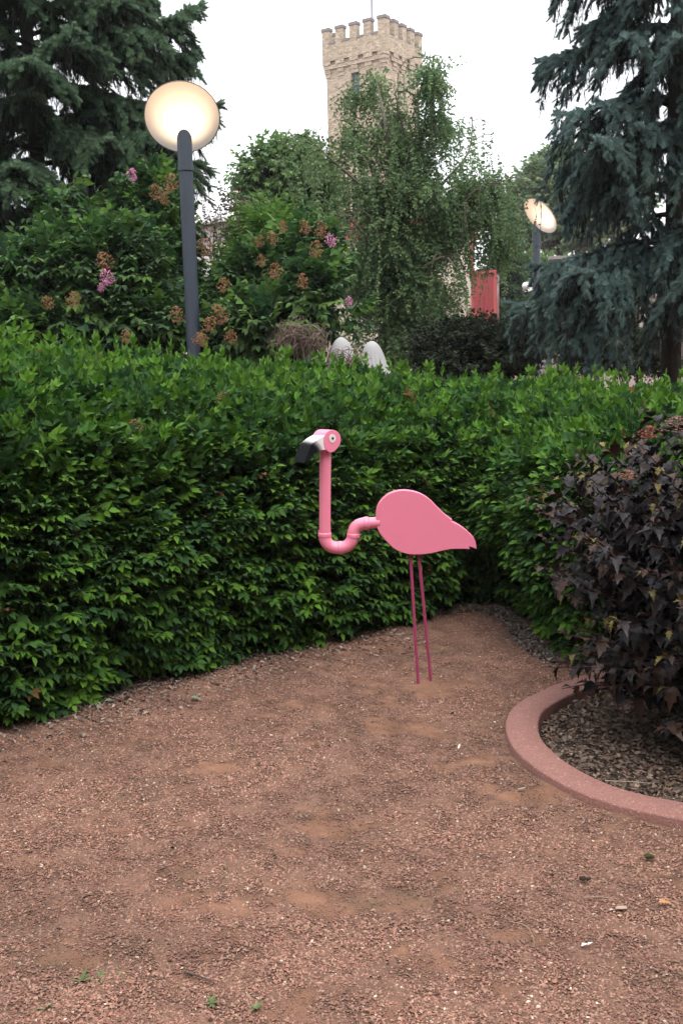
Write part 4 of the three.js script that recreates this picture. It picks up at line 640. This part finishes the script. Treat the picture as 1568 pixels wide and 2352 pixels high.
flowers(L3, [[505, 722, -8.9, 0.2], [515, 655, -9, 0.16], [530, 772, -8.8, 0.14], [455, 776, -8.8, 0.13], [480, 745, -8.8, 0.15], [600, 598, -9.2, 0.12], [625, 546, -9.5, 0.14], [632, 620, -9, 0.17], [695, 645, -9, 0.15], [726, 571, -9.2, 0.17], [700, 522, -9.5, 0.15], [737, 527, -9.5, 0.17], [470, 566, -9.6, 0.19], [596, 553, -9.6, 0.13], [650, 520, -9.7, 0.12]], M.dry, 'dry_flower');
flowers(L3, [[760, 551, -9.2, 0.14], [801, 691, -8.9, 0.09]], M.pink, 'pink_flower', 'fresh pink blossom');
shrub('ash_leaved_shrub', 'bright yellow green feathery shrub above the wide lilac', 'shrub', at(620, 600, -10.8), { blobs: [blob(620, 545, -10.8, 26, 36), blob(590, 605, -10.8, 40, 36), blob(645, 585, -10.8, 45, 40)], n: 420, geos: ASH, tones: [[0.12, 0.24, 0.04], [0.09, 0.19, 0.04]], seed: 754, gap: 0.3, up: 0.5 });
shrub('young_elm', 'small round-crowned green tree left of the brick tower', 'tree', at(670, 600, -20), { blobs: [blob(605, 395, -20, 38, 40, 50), blob(660, 400, -20, 60, 48, 70), blob(722, 430, -20, 26, 50, 60), blob(620, 450, -20, 48, 42, 60), blob(700, 475, -20, 58, 45, 70)], n: 1900, geos: SMALL, tones: [[0.1, 0.19, 0.055], [0.075, 0.15, 0.048], [0.125, 0.225, 0.065]], seed: 755, size: 2.0, gap: 0.15, up: -0.1, deep: 0.75 }, 0.08);
shrub('far_ash_tree', 'large pale green tree in the distance above the far lamp', 'tree', at(1330, 700, -46), { blobs: [blob(1240, 445, -46, 55, 50, 60), blob(1225, 500, -46, 55, 45, 60), blob(1310, 430, -46, 75, 65, 80), blob(1330, 500, -46, 80, 60, 80), blob(1410, 450, -46, 70, 60, 80), blob(1190, 545, -46, 28, 30, 30, 0.3), blob(1275, 420, -46, 40, 42, 60)], n: 4200, geos: BIG, tones: [[0.18, 0.26, 0.125], [0.15, 0.225, 0.105], [0.21, 0.29, 0.15]], seed: 756, size: 1.5, gap: 0.2, deep: 0.7 }, 0.16);
shrub('far_maple_tree', 'round bright green tree low behind the far lamp post', 'tree', at(1205, 740, -42), { blobs: [blob(1205, 660, -42, 45, 45, 60), blob(1180, 690, -42, 35, 40, 50), blob(1230, 650, -42, 35, 40, 50)], n: 1500, geos: BIG, tones: [[0.12, 0.2, 0.06], [0.09, 0.16, 0.05]], seed: 757, size: 1.2, gap: 0.3 }, 0.12);
shrub('dark_columnar_tree', 'narrow dark green tree right of the red stair cage', 'tree', at(1163, 760, -38), { blobs: [blob(1160, 620, -38, 18, 50, 25), blob(1163, 690, -38, 22, 60, 30), blob(1175, 750, -38, 30, 45, 40)], n: 1500, geos: SMALL, tones: [[0.045, 0.1, 0.036], [0.034, 0.078, 0.033]], seed: 758, size: 2.8, gap: 0.3 }, 0.06);
shrub('yew_bush', 'low blackish green bush below the birch and stair cage', 'shrub', at(1080, 830, -11.5), { blobs: [blob(1010, 800, -11.5, 50, 36), blob(1080, 790, -11.5, 70, 36), blob(1140, 805, -11.5, 60, 32), blob(1190, 818, -11.5, 50, 28), blob(1085, 835, -11.5, 120, 40)], n: 2700, geos: SMALL, tones: [[0.018, 0.032, 0.015], [0.03, 0.044, 0.02]], seed: 759, size: 0.85, gap: 0.35, up: 0.4 });
shrub('cotoneaster_shrub', 'loose dark shrub standing against the pebble-dash wall under the spruce', 'shrub', at(1310, 830, -13.4), { blobs: [blob(1285, 815, -13.4, 40, 34), blob(1345, 775, -13.4, 34, 40), blob(1340, 825, -13.4, 55, 28)], n: 620, geos: SMALL, tones: [[0.03, 0.048, 0.02], [0.042, 0.06, 0.026]], seed: 760, size: 0.95, gap: 0.15, up: 0.5 });
shrub('cotoneaster_shrub', 'sparse dark shrub against the pebble-dash wall nearest the spruce trunk', 'shrub', at(1450, 830, -13.2), { blobs: [blob(1430, 800, -13.2, 40, 45), blob(1465, 830, -13.2, 45, 30), blob(1530, 830, -13.2, 40, 30)], n: 560, geos: SMALL, tones: [[0.03, 0.048, 0.02], [0.042, 0.055, 0.024]], seed: 761, size: 0.95, gap: 0.1, up: 0.5 });
function twiggy(name, label, base, blobs, n, seed, mat, leaves) {
  const T = thing(name, label, 'shrub'), r = rng(seed), list = [];
  for (let i = 0; i < n; i++) { const b = blobs[Math.floor(r() * blobs.length)], d = dirRand(r), t = V(b.p.x + d.x * b.r[0], b.p.y + d.y * b.r[1], b.p.z + d.z * b.r[2]), s = i < n / 5 ? V(base.x + (r() - 0.5) * 0.3, 0, base.z + (r() - 0.5) * 0.3) : V(b.p.x + (r() - 0.5) * b.r[0], b.p.y - b.r[1] * r(), b.p.z + (r() - 0.5) * b.r[2]), m = s.clone().lerp(t, 0.5).add(V((r() - 0.5) * 0.25, 0.25 * r(), (r() - 0.5) * 0.25)); list.push(tube(curve(s, m, t, 5), [i < n / 5 ? 0.01 : 0.0055, 0.002], 3)); }
  part(T, 'twigs', merge(list), mat); if (leaves) leafMass(T, { ...leaves, blobs, seed: seed + 1 }); return T;
}
twiggy('dead_brush', 'tangle of bare brown twigs beside the white sculpture behind the hedge', at(720, 830, -8.7), [blob(690, 770, -8.9, 70, 45, 50), blob(725, 792, -9.0, 36, 36, 50), blob(655, 785, -8.9, 50, 40, 40), blob(800, 835, -8.7, 55, 36, 30)], 300, 770, std(0.17, 0.12, 0.095, 0.95));
twiggy('grey_shrub', 'sparse grey green twiggy shrub right of the lamp post before the old house', at(530, 700, -11), [blob(520, 520, -11, 60, 60, 60), blob(490, 560, -11, 45, 60, 50), blob(560, 540, -11, 45, 55, 50), blob(540, 480, -11, 40, 30, 40)], 130, 772, std(0.17, 0.15, 0.125, 0.95), { n: 130, geos: SMALL, tones: [[0.075, 0.088, 0.058], [0.1, 0.11, 0.075]], size: 0.6, gap: 0.4, up: 0.5 });

// ---------------------------------------------------------------- the purple ninebark in the bed
{
  const N = thing('purple_ninebark', 'dark purple leaved shrub with olive tips growing in the kerbed bed', 'shrub', [1.84, 0, -4.45]), r = rng(901), wood = [], geos = [1, 2, 3].map((s) => tint(leafGeo(LOBED, 0.069, 0.1 + 0.14 * s, 0.2 + 0.18 * s, 0.12), 1, 1, 1)), sets = geos.map(() => new Copies()), near = [];
  const dark = [[0.015, 0.012, 0.016], [0.02, 0.014, 0.017], [0.012, 0.012, 0.014]], warm = [0.04, 0.02, 0.014], olive = [0.11, 0.09, 0.017], gloss = { clearcoat: 0.42, clearcoatRoughness: 0.38, transmission: 0.05 };
  const mat = leafy(gloss), pal = [...dark, warm, olive].map((c) => leafy({ ...gloss, color: new THREE.Color().setRGB(...c) }));
  const rad = table([0.1, 0.4, 0.7, 1.0, 1.2, 1.45], [0.82, 0.86, 0.98, 1.06, 0.9, 0.58]);
  for (let i = 0; i < 600; i++) {
    const front = i >= 470, az = front ? 0.9 + 1.5 * r() : i * 2.399, h = front ? 0.06 + 0.55 * r() : 0.08 + (r() < 0.1 ? 1.55 : 1.3) * Math.pow(r(), 0.85), q = rad(h) * (0.35 + 0.66 * Math.sqrt(r())) * (r() < 0.12 ? 1.2 : 1), b = V((r() - 0.5) * 0.35, -0.05, (r() - 0.5) * 0.35), t = V(Math.cos(az) * q, h, Math.sin(az) * q * 0.95), m = V(t.x * 0.35, Math.max(h * 0.75, 0.3), t.z * 0.35), pts = curve(b, m, t, 10), L = t.distanceTo(b);
    wood.push(tube(pts, [0.007, 0.002], 4)); const n = Math.round(L / 0.042);
    for (let j = 0; j < n; j++) {
      const w = 0.25 + 0.75 * j / n, k = Math.min(9.99, w * 10), p = pts[Math.floor(k)].clone().lerp(pts[Math.floor(k) + 1], k % 1), ax = t.clone().sub(m).normalize(), a = j * 2.4 + i, e1 = V(0.3, 0.2, 0.9).cross(ax).normalize(), e2 = ax.clone().cross(e1);
      const d = e1.multiplyScalar(Math.cos(a)).addScaledVector(e2, Math.sin(a)).addScaledVector(ax, 0.55).add(V(t.x * 0.25, 0.02, t.z * 0.25)), tipNear = 1 - w < 0.07, s = (tipNear ? 0.62 : 0.85 + 0.55 * r());
      const ci = tipNear ? (r() < 0.28 ? 4 : 3) : 1 - w < 0.14 && r() < 0.3 ? 3 : Math.floor(r() * 3), f = frame(p, d, V((r() - 0.5) * 0.4, 1, (r() - 0.5) * 0.4), s, (r() - 0.5) * 0.5);
      if (w > 0.7 && t.x < 0.1 && t.z > -0.2 && near.length < 300 && r() < 0.3) { near.push([f, ci]); continue; }
      sets[(i + j) % 3].add(f, ...vary(r, [...dark, warm, olive][ci], 0.25));
    }
  }
  part(N, 'stems', merge(wood), std(0.06, 0.03, 0.022, 0.8)); sets.forEach((s, i) => s.build(N, 'foliage', geos[i], mat));
  near.forEach(([f, ci], i) => part(N, 'leaf', geos[i % 3], pal[ci]).applyMatrix4(f));
  for (const [u, v, z, s, c] of [[1492, 992, -4.5, 0.07, [0.3, 0.07, 0.075]], [1555, 975, -4.4, 0.09, [0.22, 0.12, 0.11]], [1440, 1090, -4.2, 0.05, [0.3, 0.14, 0.09]]]) { const o = part(N, 'flower_cluster', panicle(s, u), std(...c, 0.9)); o.position.copy(at(u, v, z)).sub(V(1.84, 0, -4.45)); o.scale.set(1.6, 0.8, 1.6); }
}

// ---------------------------------------------------------------- small things lying on the court
{
  const on = (u, v) => { const d = at(u, v, -1).sub(V(0, 1.72, 0)), t = -1.72 / d.y; return V(d.x * t, 0.014, d.z * t); };
  const paper = std(0.78, 0.78, 0.8, 0.7), sheet = (list, t = 0.0012) => { const s = new THREE.Shape(list.map(([x, y]) => new THREE.Vector2(x, y))); return new THREE.ExtrudeGeometry(s, { depth: t, bevelEnabled: false }).rotateX(-Math.PI / 2); };
  const bent = (g, k) => { const p = g.attributes.position; for (let i = 0; i < p.count; i++) p.setY(i, p.getY(i) + k * (p.getX(i) ** 2 + 0.5 * p.getX(i) * p.getZ(i))); g.computeVertexNormals(); return g; };
  let p = on(1346, 2184); solo('paper_scrap', 'white pointed paper scrap lying on the gravel at lower right', 'paper scrap', merge([bent(sheet([[0, 0], [0.02, 0.004], [0.006, 0.018]]), 14), bent(sheet([[0.018, 0.0], [0.034, 0.002], [0.022, 0.014]]), 10)]), paper, [p.x - 0.015, p.y, p.z]);
  p = on(1340, 1826); solo('pale_petal', 'whitish leaf lying against the foot of the kerb', 'fallen leaf', bent(leafGeo(OVATE, 0.038, 0.2, 0.1), 4), std(0.6, 0.6, 0.5, 0.7), [p.x - 0.02, p.y + 0.006, p.z], 1.3);
  p = on(1197, 1823); solo('bark_scrap', 'flat grey bark scrap on the gravel left of the kerb', 'bark scrap', bent(sheet([[0, 0], [0.03, 0.003], [0.034, 0.012], [0.004, 0.014]], 0.003), 6), std(0.27, 0.23, 0.2, 0.9), [p.x - 0.015, p.y, p.z]);
  p = on(1052, 1728); solo('white_feather', 'thin white scrap standing up in the gravel beyond the middle', 'scrap', bent(leafGeo(LANCE, 0.036, 0.3, 0.3), 2).rotateX(-0.7), std(0.5, 0.47, 0.44, 0.85), [p.x, p.y, p.z], 2.8);
  p = on(1424, 2094); solo('flat_stone', 'pale flat stone on the gravel near the right edge', 'stone', shard(61, 0.3).scale(0.036, 0.03, 0.03), std(0.36, 0.27, 0.21, 0.9), [p.x, p.y, p.z]);
  p = on(1512, 2084); solo('orange_leaf', 'small orange dead leaf on the gravel at the right edge', 'fallen leaf', leafGeo(HEDGE, 0.042, 0.3, 0.2, 0.1), std(0.4, 0.19, 0.07, 0.85), [p.x, p.y + 0.004, p.z], 1.7);
  p = on(447, 1609); solo('green_leaf', 'single green leaf lying on the gravel below the hedge', 'fallen leaf', leafGeo(HEDGE, 0.06, 0.35, 0.2, 0.1), std(0.13, 0.2, 0.11, 0.7), [p.x - 0.02, p.y + 0.004, p.z], 1.4);
  p = on(242, 1618); solo('grey_leaf', 'dull grey green leaf at the hedge foot on the left', 'fallen leaf', leafGeo(HEDGE, 0.06, 0.35, 0.2, 0.1), std(0.16, 0.19, 0.14, 0.8), [p.x, p.y + 0.004, p.z], 2.1);
  p = on(334, 1560); solo('red_stone', 'rust red stone at the foot of the hedge on the left', 'stone', shard(63, 0.7).scale(0.1, 0.07, 0.08), std(0.2, 0.055, 0.03, 0.95), [p.x, p.y + 0.008, p.z]);
  p = on(1490, 1975); solo('moss_clump', 'round dark green moss clump on the gravel right of centre', 'moss', shard(64, 0.7).scale(0.03, 0.028, 0.03), std(0.045, 0.04, 0.012, 1), [p.x, p.y, p.z]);
  p = on(1336, 2026); solo('dark_clump', 'blackish lump of old moss on the gravel at the right', 'moss', merge([shard(65, 0.7).scale(0.026, 0.022, 0.024), shard(66, 0.7).scale(0.02, 0.018, 0.02).translate(0.02, 0, 0.006)]), std(0.035, 0.022, 0.013, 1), [p.x, p.y, p.z]);
  const stick = (label, uv, rad, c) => { const q = uv.map(([u, v]) => on(u, v)), o = q[0].clone(); solo('twig', label, 'twig', tube(new THREE.CatmullRomCurve3(q.map((s, i) => s.clone().sub(o).add(V(0, 0.004 * (i % 2), 0)))).getPoints(12), [rad, rad * 0.5], 6), std(...c, 0.9), [o.x, o.y + 0.002, o.z]); };
  stick('dark broken twig on the gravel at lower left of centre', [[425, 2245], [460, 2258], [492, 2270]], 0.0035, [0.06, 0.04, 0.035]);
  stick('long pale curved straw on the gravel at lower right', [[1170, 2128], [1205, 2140], [1222, 2160], [1226, 2188]], 0.0018, [0.26, 0.19, 0.13]);
  stick('straight pale stem lying on the gravel near the right side', [[1340, 2072], [1380, 2074], [1420, 2077]], 0.0022, [0.3, 0.21, 0.15]);
  stick('thin straw on the gravel at the far left', [[92, 1930], [120, 1912], [142, 1895]], 0.0018, [0.3, 0.2, 0.15]);
  stick('short dark stick in the gravel left of centre', [[362, 2010], [380, 2006], [392, 2012]], 0.003, [0.07, 0.05, 0.04]);
  stick('thin bent stem on the gravel below the flamingo', [[1100, 1700], [1130, 1712], [1170, 1716]], 0.002, [0.24, 0.17, 0.12]);
  stick('straight dry stalk lying on the mulch in the bed', [[1388, 1802], [1440, 1806], [1500, 1808]], 0.0022, [0.38, 0.32, 0.26]);
  stick('grey bare twig lying at the hedge foot on the left', [[185, 1578], [260, 1588], [330, 1578]], 0.004, [0.15, 0.13, 0.12]);
  const weed = (label, u, v, n, s, seed) => { const q = on(u, v), W = thing('weed', label, 'weed', [q.x, 0, q.z]), r = rng(seed), l = []; for (let i = 0; i < n; i++) l.push(leafGeo(LANCE, s * (0.6 + 0.6 * r()), 0.2, 0.4).rotateX(-0.5 - 0.7 * r()).rotateY(i * 2.4 + r())); part(W, 'leaves', merge(l), std(0.1, 0.15, 0.05, 0.8)); };
  weed('small green weed on the gravel at lower left', 186, 2258, 9, 0.035, 1); weed('second small weed just right of the lower left one', 233, 2252, 8, 0.035, 2); weed('faint weed sprout third from the lower left', 284, 2248, 6, 0.03, 3); weed('grey green weed low on the gravel left of centre', 488, 2308, 9, 0.028, 4); weed('green weed at the bottom edge left of centre', 588, 2320, 8, 0.028, 5); weed('small weed at the bottom left corner', 110, 2318, 9, 0.03, 6); weed('tiny weed growing at the foot of the kerb', 1208, 1752, 8, 0.03, 7);
}

// ---------------------------------------------------------------- unseen trees added around the viewer to keep low sky light off the hedge
[[-6.5, 5.5], [0.5, 7.5], [7.5, 5], [-10.5, -0.5], [10.5, -1.5]].forEach(([x, z], i) => {
  const b = (dx, y, dz, a, h) => ({ p: V(x + dx, y, z + dz), r: [a, h, a], w: 1 });
  shrub('added_shade_tree', ['broad green tree added to block low sky left of the court, behind the viewer', 'broad green tree added to block low sky straight behind the viewer', 'broad green tree added to block low sky right of the court, behind the viewer', 'broad green tree added to block low sky beyond the left end of the hedge, out of view', 'broad green tree added to block low sky beyond the right end of the hedge, out of view'][i], 'tree', V(x, 0, z), { blobs: [b(0, 4.6, 0, 3.4, 3.2), b(-1.8, 3, 0.8, 2.4, 2), b(1.8, 2.8, 0.6, 2.4, 2), b(0, 7, 0, 2.2, 2)], n: 2600, geos: BIG, tones: [[0.05, 0.1, 0.03]], seed: 770 + i * 3, size: 2.2, gap: 0.6, deep: 0.6 }, 0.12);
});
renderer.render(scene, camera);
